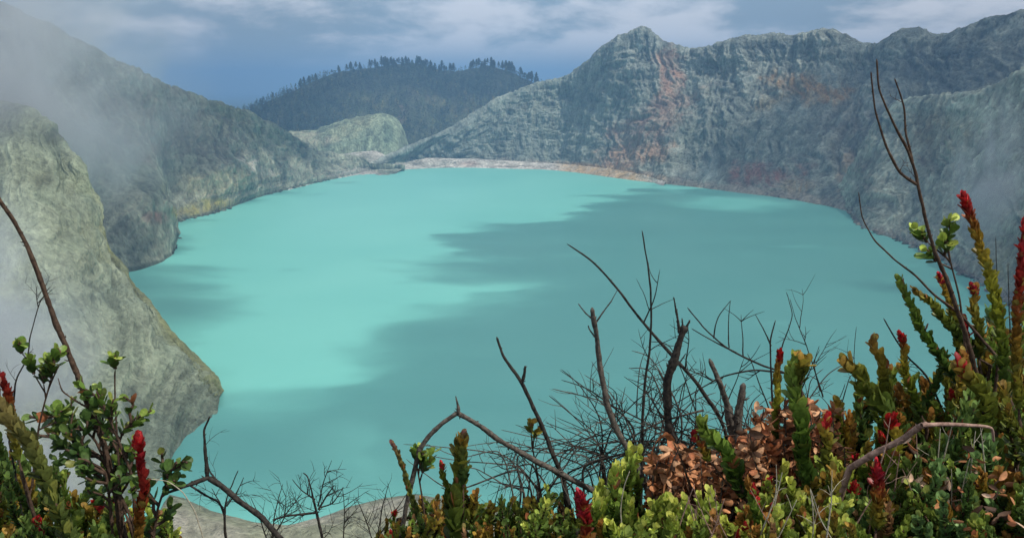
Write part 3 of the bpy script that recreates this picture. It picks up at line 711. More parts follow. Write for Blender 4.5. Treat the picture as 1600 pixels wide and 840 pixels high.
def leaves(acc, P, D, Nn, length, width, col, curl=.25, fold=.18, round_=1.0):
    """P base, D direction, Nn upper-side normal: (n,3); curved, folded oval blades of 8 faces"""
    n = len(P); Sd = np.cross(D, Nn); Sd /= np.maximum(np.linalg.norm(Sd, axis=1), 1e-9)[:, None]; Nn = np.cross(Sd, D)
    length = np.broadcast_to(length, n); width = np.broadcast_to(width, n); curl = np.broadcast_to(curl, n)
    V = np.zeros((n, 5, 3, 3))
    for i in range(5):
        c = P + D * (length * _lt[i])[:, None] + Nn * (length * curl * (_lt[i] ** 2))[:, None]
        for j, s in enumerate((-1, 0, 1)):
            V[:, i, j] = c + Sd * (s * width * .5 * _lw[i])[:, None] + Nn * (abs(s) * fold * width * _lw[i])[:, None]
    base = grid_faces(5, 3)
    F = (base[None] + (np.arange(n) * 15)[:, None, None]).reshape(-1, 4)
    sh = np.array([.85, .95, 1.0, 1.05, 1.12])[None, :, None, None] * np.array([1.0, 1.12, 1.0])[None, None, :, None]
    Cc = (col[:, None, None, :] * sh * np.ones((n, 5, 3, 1))).reshape(-1, 3)
    acc.add(V.reshape(-1, 3), F, Cc)

GREEN = (.085, .150, .022); DEEP = (.038, .075, .018); OLIVE = (.15, .16, .024); LIME = (.40, .47, .085); YELL = (.52, .52, .11)
RED = (.37, .014, .014); CRIM = (.28, .010, .016); MAROON = (.22, .024, .015); BRONZE = (.26, .15, .03); ORANGE = (.36, .17, .045)
TAN = (.40, .175, .075); RUST = (.34, .12, .05); BLUEG = (.075, .150, .045); BROWN = (.10, .05, .028)
PAL = {  # stops along a shoot, base to tip
    'lime': [(0, DEEP), (.35, GREEN), (.7, (.20, .27, .05)), (.9, LIME), (1, YELL)],
    'green': [(0, DEEP), (.45, GREEN), (.85, (.16, .23, .04)), (1, (.26, .32, .06))],
    'dark': [(0, DEEP), (.6, (.06, .11, .025)), (1, (.13, .19, .045))],
    'olive': [(0, DEEP), (.4, (.085, .12, .02)), (.8, (.17, .18, .026)), (1, BRONZE)],
    'bronze': [(0, (.08, .09, .015)), (.4, OLIVE), (.75, (.29, .20, .03)), (1, ORANGE)],
    'spike': [(0, DEEP), (.3, (.13, .17, .02)), (.55, (.28, .27, .03)), (.80, (.27, .17, .025)), (.93, MAROON), (1, RED)],
    'redspike': [(0, (.12, .14, .02)), (.35, (.22, .13, .02)), (.65, MAROON), (.9, (.24, .015, .02)), (1, CRIM)],
    'withered': [(0, (.05, .04, .02)), (.5, (.16, .09, .04)), (1, (.34, .19, .09))],
    'blueg': [(0, DEEP), (.5, BLUEG), (1, (.17, .27, .09))],
    'darkspike': [(0, DEEP), (.6, (.11, .13, .03)), (.9, (.16, .12, .04)), (1, (.24, .10, .09))],
}
def pal(name, s):
    st = PAL[name]; x = [a for a, _ in st]; return np.stack([np.interp(s, x, [c[k] for _, c in st]) for k in range(3)], -1)

class Plant:
    def __init__(s, name, label, cat, root, group=None):
        s.e = empty(name, root, label, cat, group); s.org = np.array(root); s.stem, s.fol, s.tips, s.rng = Acc(), Acc(), [], np.random.default_rng(abs(hash(label)) % 1000 if False else sum(map(ord, label)))
        s.wood = M_BROWNWOOD; s.extra = []
    def shoot(s, P, wpx, Y, palette, spread=38, dens=1.0, red=False, lw=.72, ll=.66, stem=True, start=0.0, taper=.75):
        """P world polyline base->tip; leafy from `start` to the tip; wpx overall width in pixels at depth Y"""
        rng = s.rng; m = mpp(Y); W_ = wpx * m * 1.18
        P = resample(P, 60); wob = np.linspace(0, 1, 60)[:, None] * 2.6; ph = rng.uniform(0, 99, 3); P = P + np.concatenate([perlin(wob + ph[0], 0.3, 0, 1), perlin(wob + ph[1], .3, 0, 2), perlin(wob + ph[2], .3, 0, 3) * .3], 1) * W_ * .42 * np.linspace(0, 1, 60)[:, None]
        T, A, B = frames(P); Lh = np.sum(np.linalg.norm(np.diff(P, axis=0), axis=1))
        if stem: tube(s.stem, P, W_ * .09, W_ * .06, 5)
        Ll = W_ * ll; n = max(6, int(Lh * (1 - start) / (Ll * .105) * dens)); t = start + (1 - start) * (np.arange(n) + rng.uniform(-.3, .3, n)) / n; t = np.clip(t, 0, 1)
        fi = t * 59; i0 = np.minimum(fi.astype(int), 58); fr = (fi - i0)[:, None]
        p = P[i0] * (1 - fr) + P[i0 + 1] * fr; tt = T[i0]; ang = np.arange(n) * 2.39996 + rng.uniform(-.35, .35, n)
        rad = A[i0] * np.cos(ang)[:, None] + B[i0] * np.sin(ang)[:, None]
        loc = (t - start) / (1 - start)
        sp = np.radians(spread * (1 - .35 * loc ** 3) + rng.normal(0, 7, n))
        D = tt * np.cos(sp)[:, None] + rad * np.sin(sp)[:, None]; Nn = -rad * np.cos(sp)[:, None] + tt * np.sin(sp)[:, None]
        D = D + rng.normal(0, .15, (n, 3)); D /= np.linalg.norm(D, axis=1)[:, None]
        ln = Ll * rng.uniform(.68, 1.22, n) * (1 - (1 - taper) * loc ** 2)
        col = pal(palette, loc) * rng.uniform(.65, 1.35, n)[:, None]
        dead = rng.uniform(size=n) < .02; col[dead] = np.array(RUST) * .8
        q = rng.uniform(size=n) < .08; col[q] = col[q] * .4 + np.array((.25, .25, .05)) * .6
        leaves(s.fol, p + rad * (W_ * .05), D, Nn, ln, ln * lw * rng.uniform(.85, 1.15, n), col, curl=rng.uniform(.05, .3, n))
        if red: s.red_tip(P[-1], T[-1], W_ * (red if red is not True else 1.0), A[-1], B[-1])
    def red_tip(s, p, T, w, A=None, B=None, col=RED, n=36):
        rng = s.rng; acc = Acc(); w = w * .95; p = p - T * w * .2; col = RED if rng.uniform() < .6 else CRIM
        if A is None: A = np.cross(T, [.3, 1, .1]); A /= np.linalg.norm(A); B = np.cross(T, A)
        k = np.arange(n); ang = k * 2.39996; loc = k / n
        rad = A * np.cos(ang)[:, None] + B * np.sin(ang)[:, None]; sp = np.radians(58 - 48 * loc + rng.normal(0, 6, n))[:, None]
        D = T * np.cos(sp) + rad * np.sin(sp); Nn = -rad * np.cos(sp) + T * np.sin(sp)
        c = np.array(col) * rng.uniform(.55, 1.5, n)[:, None]; c[:, 1:] *= rng.uniform(.6, 2.4, (n, 1))
        leaves(acc, p + T * (w * (.75 * loc - .35))[:, None] + rad * w * .08, D, Nn, w * .46 * rng.uniform(.75, 1.25, n), w * .30, c, curl=.34, fold=.25)
        s.tips.append(acc)
    def tostem(s, P, px_w, Y):
        """woody stem from the root of the plant up to the first point of P"""
        a = s.org; b = P[0]; mid = (a * .45 + b * .55) + np.array([s.rng.normal(0, .03), s.rng.normal(0, .03), .05]); mid[2] = (a[2] + b[2]) / 2
        d = P[min(6, len(P) - 1)] - P[0]; d /= max(np.linalg.norm(d), 1e-6)
        C_ = curve(np.array([a, mid, b - d * .05, b]), 26)
        tube(s.stem, C_, px_w * mpp(Y) * 1.3, px_w * mpp(Y), 6, .25, int(s.rng.integers(99)))
    def dryleaves(s, ctr, size, n, cols, l=.022):
        rng = s.rng; p = np.array(ctr) + rng.normal(0, 1, (n, 3)) * np.array(size); D = rng.normal(size=(n, 3)); D[:, 2] *= .7; D /= np.linalg.norm(D, axis=1)[:, None]
        Nn = rng.normal(size=(n, 3)); c = np.array(cols)[rng.integers(0, len(cols), n)] * rng.uniform(.5, 1.3, (n, 1))
        acc = Acc(); leaves(acc, p, D, Nn, l * rng.uniform(.6, 1.25, n), l * .5 * rng.uniform(.7, 1.1, n), c, curl=rng.uniform(-.6, .7, n), fold=.3); s.extra.append(acc)
    def done(s):
        s.stem.build('stem', s.wood, s.e, s.org, False)
        if s.fol.v: s.fol.build('foliage', M_LEAF, s.e, s.org)
        for a in s.tips: a.build('red_tip', M_RED, s.e, s.org)
        if s.extra:
            acc = Acc()
            for a in s.extra:
                for v, f, c in zip(a.v, a.f4, a.c): acc.v.append(v); acc.c.append(c); acc.f4.append(f + acc.n); acc.n += len(v)
            acc.build('dry_leaves', M_DRY, s.e, s.org)
def root_at(px, Y, py=700):
    x = (px - 800) / F_PX * Y * 1.0; z = float(rim_height(np.array([x]), np.array([Y]))[0]); return np.array([x, Y, z])

# ------------------------------------------------------------------ dead branches and twigs
def twig(acc, p, d, length, r, depth, rng, bend=.5, kids=3):
    n = 12; P = [p]; d = d / np.linalg.norm(d); sl = length / n
    bv = rng.normal(0, bend, 3) / n; bv[1] *= .6
    for i in range(n):
        d = d + bv + rng.normal(0, .045, 3); d /= np.linalg.norm(d); P.append(P[-1] + d * sl)
    P = np.array(P); tube(acc, P, r, r * .35, 4 if depth < 2 else 5)
    if depth > 0:
        for k in range(kids):
            i = int(rng.uniform(.15, .95) * n); dd = P[min(i + 1, n)] - P[i]; dd /= np.linalg.norm(dd)
            side = np.cross(dd, [0, 1, 0]); side /= max(np.linalg.norm(side), 1e-6)
            side = side * rng.choice([-1, 1]) + np.array([0, rng.normal(0, .35), .15])
            twig(acc, P[i], dd * .8 + side * rng.uniform(.5, 1.1), length * rng.uniform(.35, .65), r * .62, depth - 1, rng, bend, kids)
def dead(name, label, cat, mains, group=None, mat=None, twigs=0, tl=70, tr=1.1, depth=1, tw_on=None, seed=1, root=None, knob=.22, kids=3, up=.35, stubs=0, trange=(.12, .78), blunt=False):
    """mains: list of (pixel points base->tip with depth, width px at base, width px at tip)"""
    rng = np.random.default_rng(seed); mat = mat or M_DARKWOOD
    first_ = at(*mains[0][0][0]); r_ = root if root is not None else first_
    e = empty(name, tuple(r_), label, cat, group); b, tws = Acc(), []
    for k, (pts, w0, w1) in enumerate(mains):
        P = curve(pts, max(24, len(pts) * 12)); Y0 = pts[0][2]
        if k == 0 and root is not None:
            P = np.vstack([resample(np.array([r_, (r_ + P[0]) / 2 + [0, -.02, 0], P[0]]), 16)[:-1], P])
        jit = fbm(P[:, 0] * 9 + seed, P[:, 1] * 9, P[:, 2] * 9, 3, seed) ; P = P + np.stack([jit, jit * .5, np.zeros_like(jit)], 1) * mpp(Y0) * 3.0
        tube(b, P, w0 * .5 * mpp(Y0), w1 * .5 * mpp(pts[-1][2]), 14 if w0 > 10 else 9 if w0 > 6 else 6, knob, seed + k, blunt)
        if twigs and (tw_on is None or k in tw_on):
            Ls = np.sum(np.linalg.norm(np.diff(P, axis=0), axis=1))
            for _ in range(max(1, int(twigs))):
                i = int(rng.uniform(*trange) * (len(P) - 2)); dd = P[i + 1] - P[i]; dd /= np.linalg.norm(dd)
                side = np.cross(dd, [0, 1, 0]); side /= max(np.linalg.norm(side), 1e-6)
                side = side * rng.choice([-1, 1]) + np.array([0, rng.normal(0, .4), up])
                Yi = P[i][1]; tw = Acc(); tws.append(tw); twig(tw, P[i], dd * .7 + side * rng.uniform(.5, 1.2), tl * mpp(Yi) * rng.uniform(.4, 1.3), tr * .5 * mpp(Yi), depth, rng, .4, kids)
        for _ in range(stubs):
            i = int(rng.uniform(.02, .98) * (len(P) - 2)); d = rng.normal(size=3); dd = P[i + 1] - P[i]; dd /= np.linalg.norm(dd); d -= dd * (d @ dd); d /= np.linalg.norm(d)
            w = (w0 + (w1 - w0) * i / len(P)) * mpp(P[i][1]); q = np.array([P[i], P[i] + d * w * .7 + dd * w * .2, P[i] + d * w * rng.uniform(.8, 1.2) + dd * w * .6]); tube(b, q, w * .22, w * .09, 4)
    b.build('branch', mat, e, np.array(r_), False)
    for tw in tws: tw.build('twig', mat, e, np.array(r_), False)
    return e
def with_Y(pts, Y0, Y1=None):
    Y1 = Y0 if Y1 is None else Y1; n = len(pts); return [(a, b, Y0 + (Y1 - Y0) * i / max(n - 1, 1)) for i, (a, b) in enumerate(pts)]
B = lambda s, Y0, Y1=None: with_Y(s, Y0, Y1)

GD = 'bare dead branches on the rim'
# left
dead('bare_shoot', 'long knobbly bare stem slanting up to the left frame edge', 'bare stem', [
    (B([(212, 980), (194, 845), (180, 770), (164, 703), (141, 640), (115, 570), (86, 500), (60, 425), (26, 350), (0, 310), (-30, 270)], 1.9, 1.85), 15, 5),
    (B([(139, 637), (118, 625), (98, 610), (91, 590)], 1.88), 3.5, 1.5)], root=root_at(215, 1.95), stubs=46, knob=.34, mat=M_BROWNWOOD, seed=3)
dead('dead_twig', 'thin dark twig curving up beside the knobbly stem on the left', 'twig', [
    (B([(15, 690), (24, 600), (40, 560), (50, 515), (62, 475), (79, 448)], 1.95), 4, 1.2), (B([(60, 480), (58, 460), (60, 445)], 1.95), 1.5, .8)], root=root_at(5, 2.0), seed=5, twigs=5, tl=40)
dead('dead_branch', 'forked dark branch with one upright prong at the bottom left of the lake', 'branch', [
    (B([(500, 930), (440, 842), (405, 805), (375, 783), (345, 757), (325, 745)], 1.85), 11, 9), (B([(325, 746), (321, 705), (320, 672), (328, 650)], 1.85), 7, 3),
    (B([(327, 745), (300, 755), (262, 769)], 1.85, 1.8), 8, 5), (B([(295, 757), (320, 772), (344, 786), (352, 810)], 1.86), 4, 3), (B([(345, 757), (330, 738), (326, 728)], 1.85), 5, 1.5)],
    root=root_at(520, 1.9), seed=7, twigs=1, tl=40, stubs=5, group=GD)
dead('dead_shrub', 'low bare grey shrub with spread twigs at the bottom centre left', 'bare shrub', [
    (B([(512, 900), (503, 840), (495, 800), (488, 775), (481, 745), (473, 738)], 2.3), 8, 2), (B([(495, 800), (470, 803), (445, 806), (424, 812)], 2.3), 5, 3),
    (B([(498, 795), (510, 775), (523, 757)], 2.3), 4, 1.5), (B([(497, 790), (505, 755), (518, 718)], 2.3), 3, .8), (B([(492, 780), (470, 765), (456, 748)], 2.3), 3, 1), (B([(500, 792), (520, 785), (537, 760)], 2.3), 3, 1), (B([(443, 806), (446, 790), (446, 765)], 2.3), 2.5, .8),
    (B([(537, 840), (538, 800), (535, 760)], 2.3), 2.4, 1)], root=root_at(515, 2.4), seed=9, twigs=5, tl=44, tr=1.6, group=GD)
dead('dead_shrub', 'small bare dark shrub just left of the forked branch base', 'bare shrub', [
    (B([(357, 900), (354, 845), (351, 800), (356, 770), (372, 734)], 2.1), 8, 1.5), (B([(352, 800), (340, 780), (330, 762)], 2.1), 3, 1), (B([(354, 790), (368, 770), (380, 745)], 2.1), 3, 1)], root=root_at(357, 2.2), seed=11, twigs=4, tl=40, tr=1.6, group=GD)
for k, (x, lab) in enumerate([(585, 'fine bare twigs rising beside the pale shore at the bottom centre'), (420, 'thin bare twigs between the forked branch and the grey shrub'), (760, 'fine bare twigs below the arched branch')]):
    dead('dead_shrub', lab, 'bare shrub', [(B([(x, 920), (x + 3, 850), (x + 10, 800), (x + 22, 755)], 2.4), 5, 1.2), (B([(x + 2, 860), (x - 15, 810), (x - 28, 775)], 2.4), 3, 1), (B([(x + 5, 840), (x + 30, 800), (x + 52, 770)], 2.4), 3, 1)], root=root_at(x, 2.5), seed=13 + k, twigs=8, tl=50, tr=1.3, group=GD)
dead('dead_branch', 'arched grey branch peaking in a short spur above the centre shrubs', 'branch', [
    (B([(612, 930), (632, 800), (645, 745), (656, 705), (672, 680), (692, 660), (715, 644)], 2.1), 9, 8), (B([(715, 645), (745, 662), (775, 685), (808, 703), (842, 722), (880, 742), (930, 768), (980, 800)], 2.1, 2.3), 8, 11), (B([(716, 646), (715, 635), (711, 618)], 2.1), 7, 1.5)],
    root=root_at(600, 2.2), seed=17, twigs=11, tw_on=(1,), trange=(.3, .95), tl=60, tr=1.8, depth=1, mat=M_GREYWOOD, stubs=8, group=GD)
dead('dead_branch', 'dark forked branch with two short prongs over the open water', 'branch', [
    (B([(905, 860), (878, 745), (860, 700), (845, 664), (830, 630), (817, 598), (800, 575), (786, 556), (776, 526)], 2.3), 12, 4), (B([(817, 598), (820, 585), (822, 571)], 2.3), 6, 4)], root=root_at(915, 2.4), seed=19, tw_on=(0,), twigs=4, tl=60, stubs=6, group=GD)
dead('dead_branch', 'longest slanting branch crossing the lake from upper left to lower right', 'branch', [
    (B([(1190, 880), (1150, 745), (1128, 660), (1090, 600), (1042, 546), (1000, 498), (962, 447), (922, 406), (885, 381)], 2.4), 11, 2.2)], root=root_at(1200, 2.5), seed=21, twigs=7, tl=105, tr=2.6, depth=1, stubs=6, group=GD)
dead('dead_branch', 'straight thin upright branch tallest in the tangle of twigs', 'branch', [
    (B([(1000, 860), (1002, 760), (1004, 690), (1006, 620), (1016, 540), (1018, 462), (1010, 402), (1003, 360)], 2.35), 8, 2)], root=root_at(1000, 2.45), seed=23, tw_on=(0,), twigs=6, tl=70, tr=1.8, stubs=8, group=GD)
dead('dead_branch', 'pale grey branch with a broken knobbly top left of the tangle', 'branch', [
    (B([(1060, 880), (1012, 765), (986, 712), (961, 665), (946, 620), (936, 560), (931, 512), (926, 480)], 2.2), 14, 7), (B([(930, 500), (916, 488), (904, 474)], 2.2), 3, 1.5), (B([(932, 530), (922, 515), (920, 508)], 2.2), 3, 2), (B([(931, 505), (955, 470), (966, 450)], 2.2), 3, 1)], root=root_at(1075, 2.3), seed=25, tw_on=(0,), twigs=6, tl=75, tr=2, mat=M_GREYWOOD, stubs=10, knob=.3, group=GD)
dead('dead_branch', 'thick dark broken branch with a splintered top', 'branch', [
    (B([(1075, 880), (1062, 760), (1052, 700), (1043, 645), (1044, 595), (1058, 548), (1070, 510)], 2.25), 16, 12), (B([(1062, 520), (1058, 490), (1053, 464)], 2.25), 5, 2.5), (B([(1068, 522), (1074, 510), (1079, 500)], 2.25), 6, 2), (B([(1066, 520), (1067, 506), (1066, 497)], 2.25), 5, 1.5), (B([(1047, 600), (1036, 590), (1030, 578)], 2.25), 5, 2), (B([(1050, 575), (1062, 566), (1072, 552)], 2.25), 4, 1.5)], root=root_at(1080, 2.35), seed=27, tw_on=(0,), twigs=7, tl=90, tr=2.6, knob=.4, stubs=10, blunt=True, group=GD)
dead('dead_branch', 'stout grey trunk splitting into a short V behind the dry leaves', 'branch', [
    (B([(1165, 880), (1152, 740), (1146, 680), (1138, 640), (1126, 602), (1108, 560)], 2.35), 34, 6), (B([(1150, 710), (1153, 650), (1163, 598)], 2.35), 24, 8)], root=root_at(1170, 2.45), seed=29, tw_on=(0,), twigs=6, tl=90, tr=2.6, mat=M_GREYWOOD, knob=.35, stubs=6, group=GD)
dead('dead_branch', 'long low branch curving left from the green spike across the tangle', 'branch', [
    (B([(1290, 690), (1240, 592), (1190, 570), (1140, 546), (1100, 512), (1074, 480)], 2.5), 6, 2), (B([(1150, 551), (1110, 530), (1080, 513)], 2.5), 3, 1.5), (B([(1238, 584), (1180, 578), (1130, 588), (1085, 612), (1040, 640)], 2.5), 4, 1.5), (B([(1115, 528), (1122, 495), (1142, 469)], 2.5), 2.5, 1), (B([(1139, 543), (1138, 500), (1141, 470)], 2.5), 2, 1)], root=root_at(1310, 2.6), seed=31, tw_on=(0, 2), twigs=4, tl=70, tr=2.4, depth=1, group=GD)
dead('dead_branch', 'upright twiggy branch beside the small red-tipped shoot', 'branch', [
    (B([(1215, 760), (1207, 650), (1205, 580), (1204, 530), (1212, 500)], 2.45), 6, 2), (B([(1207, 600), (1222, 540), (1237, 493), (1228, 456)], 2.45), 3, 1), (B([(1205, 540), (1192, 512), (1180, 490)], 2.45), 2.5, 1), (B([(1285, 620), (1262, 545), (1245, 500), (1234, 466)], 2.5), 2.5, .8), (B([(1280, 610), (1272, 570), (1280, 540)], 2.5), 2.2, .8)], root=root_at(1220, 2.5), seed=33, tw_on=(0, 3), twigs=5, tl=60, tr=1.5, group=GD)
dead('dead_branch', 'long thin level branch pointing left low over the water', 'branch', [
    (B([(1130, 720), (1060, 686), (1000, 655), (940, 626), (862, 607)], 2.4), 5, 1.5), (B([(1120, 700), (1040, 690), (960, 690), (880, 705), (830, 740)], 2.4), 5, 2), (B([(1100, 640), (1030, 660), (960, 700), (900, 760)], 2.4), 4, 2)], root=root_at(1150, 2.5), seed=35, twigs=9, tl=100, tr=2.4, depth=1, mat=M_GREYWOOD, group=GD)
for k0, (x, lab) in enumerate([(870, 'fine bare twigs behind the dark forked branch'), (940, 'wispy bare twigs between the pale grey and upright branches'), (1010, 'low crossing bare twigs at the foot of the upright branch'),
                     (1080, 'bare twigs crowding between the broken branch and the V trunk'), (820, 'bare twigs under the right end of the arched branch'),
                     (1170, 'bare twigs rising behind the tan dry leaves'), (1260, 'bare twigs behind the tall green spike')]):
    rg = np.random.default_rng(900 + k0); arcs = []
    for j in range(9):
        sx_ = x + rg.uniform(-45, 45); sgn = rg.choice([-1, 1]); ln_ = rg.uniform(60, 190); top_ = np.interp(x, [820, 900, 1000, 1260], [690, 640, 590, 560])
        ey = rg.uniform(top_ - 10, 735); ex = sx_ + sgn * ln_ * (1.1 if ey > 640 else .45)
        arcs.append((B([(sx_ + rg.uniform(-15, 15), 850), (sx_, 770), (sx_ + sgn * ln_ * .15 + rg.normal(0, 8), (770 * .45 + ey * .55) + rg.normal(0, 10)), ((sx_ + ex * 2) / 3 + rg.normal(0, 10), ey * .8 + 740 * .2 + rg.normal(0, 14)), (ex, ey)], rg.uniform(2.3, 2.5)), rg.uniform(3, 6), 1.1))
    dead('dead_shrub', lab, 'bare shrub', arcs, root=root_at(x, 2.5), seed=40 + k0, twigs=4, tl=42, tr=1.5, depth=1, kids=2, trange=(.25, .9), group=GD, mat=M_GREYWOOD if k0 % 3 == 1 else None)
for k0, (x, yt, lab) in enumerate([(960, 560, 'crooked dead branchlets leaning between the pale grey and straight branches'), (1040, 540, 'crooked dead branchlets behind the thick broken branch'), (1120, 560, 'crooked dead branchlets arching over the V trunk'), (1200, 570, 'crooked dead branchlets over the tan dry leaves')]):
    rg = np.random.default_rng(950 + k0); arcs = []
    for j in range(7):
        x0_ = x + rg.uniform(-35, 45); sgn = rg.choice([-1, 1], p=[.65, .35]); ex = x0_ + sgn * rg.uniform(40, 120); ey = rg.uniform(yt - 30, 660); Yj = rg.uniform(2.3, 2.5)
        arcs.append((B([(x0_, 860), (x0_ + rg.normal(0, 8), 740), (x0_ + sgn * 14 + rg.normal(0, 8), 740 * .5 + ey * .5), (ex * .6 + x0_ * .4, ey + rg.uniform(5, 30)), (ex, ey)], Yj), rg.uniform(4, 7), 1.3))
    dead('dead_shrub', lab, 'bare shrub', arcs, root=root_at(x, 2.5), seed=140 + k0, twigs=4, tl=46, tr=1.6, depth=1, kids=2, trange=(.45, .9), group=GD, mat=M_GREYWOOD if k0 % 2 else None)
# right
dead('bare_shoot', 'tall bare forked twig standing against the right crater wall', 'bare stem', [
    (B([(1560, 700), (1520, 560), (1498, 490), (1480, 440), (1460, 392), (1446, 340), (1437, 300), (1431, 270), (1418, 235), (1395, 190), (1374, 140), (1370, 92)], 2.0), 10, 2.5),
    (B([(1433, 288), (1405, 268), (1385, 228), (1367, 170), (1361, 112)], 2.0), 5, 2), (B([(1426, 252), (1415, 208), (1412, 165), (1398, 123)], 2.0), 4, 2)], root=root_at(1580, 2.1), seed=51, stubs=14, twigs=1, tl=30, mat=M_BROWNWOOD, knob=.25)
dead('dead_twig', 'thin bare twig drooping left in front of the right shore', 'twig', [
    (B([(1560, 560), (1500, 492), (1462, 462), (1430, 430), (1395, 403), (1366, 375), (1347, 340), (1342, 300)], 2.05), 6, 1.5)], root=root_at(1590, 2.15), seed=53, stubs=4, mat=M_BROWNWOOD)
dead('dead_twig', 'short dark twig leaning left above the right hand shrubs', 'twig', [(B([(1490, 680), (1450, 592), (1420, 560), (1396, 525), (1380, 497)], 2.2), 5, 2)], root=root_at(1500, 2.3), seed=55, twigs=5, tl=45)
dead('dead_twig', 'fine upright twigs beside the tall red-tipped spikes', 'twig', [(B([(1565, 600), (1560, 480), (1556, 370)], 2.2), 3, 1), (B([(1585, 620), (1578, 520), (1575, 410)], 2.2), 3, 1), (B([(1340, 640), (1335, 560), (1338, 510)], 2.5), 2, .8)], root=root_at(1570, 2.3), seed=57, twigs=2, tl=40)
dead('stick', 'thick pinkish peeled stick bent among the green shrubs', 'stick', [
    (B([(1328, 731), (1368, 707), (1408, 687), (1436, 667), (1448, 662)], 1.62, 1.50), 12, 10), (B([(1440, 664), (1475, 662), (1515, 664), (1548, 668), (1553, 690)], 1.50, 1.55), 8, 4)], root=root_at(1240, 2.0), seed=59, mat=M_PINKWOOD, knob=.15)
for k0, (x0_, x1_, y0_, Yj, lab) in enumerate([(1340, 1440, 640, 1.55, 'thin pale dead twigs poking out of the shrubs around the pinkish stick'), (1450, 1590, 600, 1.6, 'thin pale dead twigs among the tall shrubs at the right frame edge'), (1060, 1180, 740, 1.5, 'short pale dead twigs in the lime shrub under the dry leaves'), (1210, 1320, 720, 1.45, 'short pale dead twigs in the yellow green shrub at the bottom right')]):
    rg = np.random.default_rng(980 + k0); arcs = []
    for j in range(9):
        xa = rg.uniform(x0_, x1_); ya = rg.uniform(y0_, 800); dx = rg.normal(0, 30); arcs.append((B([(xa - dx, ya + 110), (xa - dx * .4 + rg.normal(0, 5), ya + 50), (xa, ya)], Yj + rg.uniform(-.05, .15)), 3.2, 1.2))
    dead('dead_shrub', lab, 'bare shrub', arcs, root=root_at((x0_ + x1_) / 2, Yj + .3), seed=240 + k0, twigs=2, tl=34, tr=1.4, depth=0, trange=(.4, .95), group='pale dead twigs inside the shrubs', mat=M_PALEWOOD if k0 % 2 else M_PINKWOOD)
dead('straw', 'pale dry grass straw arching at the bottom left', 'straw', [(B([(322, 860), (305, 800), (288, 770), (262, 752), (235, 748)], 1.7), 3, 1.5)], root=root_at(330, 1.8), seed=61, mat=M_PALEWOOD, knob=0)
dead('straw', 'pale dry straw standing in front of the lime green shrub', 'straw', [(B([(975, 860), (970, 800), (976, 760), (985, 735)], 1.7), 3, 1.5)], root=root_at(975, 1.8), seed=62, mat=M_PALEWOOD, knob=0)

# ------------------------------------------------------------------ prominent single shoots
GS = 'red-tipped upright shoots'
def spike(label, pts, w, palette, Y, red=False, name='flowering_shoot', cat='shoot', group=None, extra=None, spread=38, dens=1.5, root=None, **k):
    p = Plant(name, label, cat, tuple(root_at(pts[0][0] + 10, Y + .12) if root is None else root), group)
    P = curve(with_Y(pts, Y), 40); p.shoot(P, w, Y, palette, red=red, spread=spread, dens=dens, **k); p.tostem(P, w * .14, Y)
    for (pts2, w2, pal2, red2) in (extra or []):
        P2 = curve(with_Y(pts2, Y), 30); p.shoot(P2, w2, Y, pal2, red=red2, spread=spread, dens=dens)
        tube(p.stem, curve(np.array([P[0] * .7 + P[4] * .3, (P[0] + P2[0]) / 2 - [0, 0, .01], P2[0]]), 10), w * .07 * mpp(Y), w2 * .07 * mpp(Y), 5)
    p.done(); return p
spike('thick crimson spike covered in red scales at the bottom left', [(212, 930), (216, 850), (217, 780), (214, 725), (212, 690)], 32, 'redspike', 1.75, red=.95, spread=32, group=GS, ll=.5)
spike('tall red-tipped spike against the right crater slope', [(1578, 620), (1560, 520), (1546, 440), (1530, 370), (1522, 312)], 30, 'spike', 1.9, red=.85, spread=34, group=GS, ll=.55)
spike('red-tipped spike cut by the right frame edge', [(1592, 640), (1590, 540), (1594, 440), (1598, 350)], 27, 'redspike', 1.8, red=.9, spread=34, group=GS, ll=.55)
spike('tall green spike with an orange crown beside the tan dry leaves', [(1272, 800), (1256, 720), (1246, 640), (1252, 566)], 42, 'green', 1.85, spread=32, extra=[([(1252, 600), (1250, 575), (1254, 556)], 30, 'bronze', False)], name='leafy_shoot')
spike('olive green column shoot with a brown tip under the arched branch', [(722, 900), (714, 800), (712, 740), (716, 690)], 42, 'olive', 1.9, spread=34, extra=[([(724, 760), (722, 715), (720, 676)], 24, 'darkspike', False)], name='leafy_shoot')
spike('slim dark green shoot leaning left near the pale shore', [(668, 860), (652, 800), (632, 745), (612, 695)], 20, 'darkspike', 2.0, spread=20, name='leafy_shoot', ll=.5)
spike('thick olive spike leaning left at the left frame edge', [(150, 960), (112, 850), (76, 760), (38, 670), (2, 590)], 58, 'darkspike', 1.6, spread=34, name='leafy_shoot', ll=.45)
spike('small dark red bud spike at the left frame edge', [(30, 720), (16, 660), (6, 600), (-2, 560)], 22, 'redspike', 1.65, red=.8, spread=32, group=GS)
spike('brown and green shoot with a bent over top above the right shrubs', [(1420, 700), (1385, 640), (1350, 600), (1318, 566)], 42, 'olive', 1.95, spread=36, name='leafy_shoot')
spike('short yellow orange shoot standing over the right shrubs', [(1392, 650), (1382, 600), (1375, 560), (1372, 532)], 28, 'bronze', 2.0, spread=32, name='leafy_shoot')
spike('slim red-tipped shoot right of the yellow orange shoot', [(1440, 650), (1424, 600), (1412, 560), (1404, 525)], 20, 'spike', 2.1, red=.95, group=GS)
spike('narrow brown shoot with a small red tip left of the tall green spike', [(1210, 700), (1213, 640), (1215, 595), (1214, 552)], 19, 'spike', 2.1, red=.9, group=GS, spread=32)
spike('shoot with a deep red head above the pinkish stick', [(1388, 760), (1394, 720), (1398, 690), (1401, 662)], 30, 'spike', 1.7, red=1.0, group=GS)
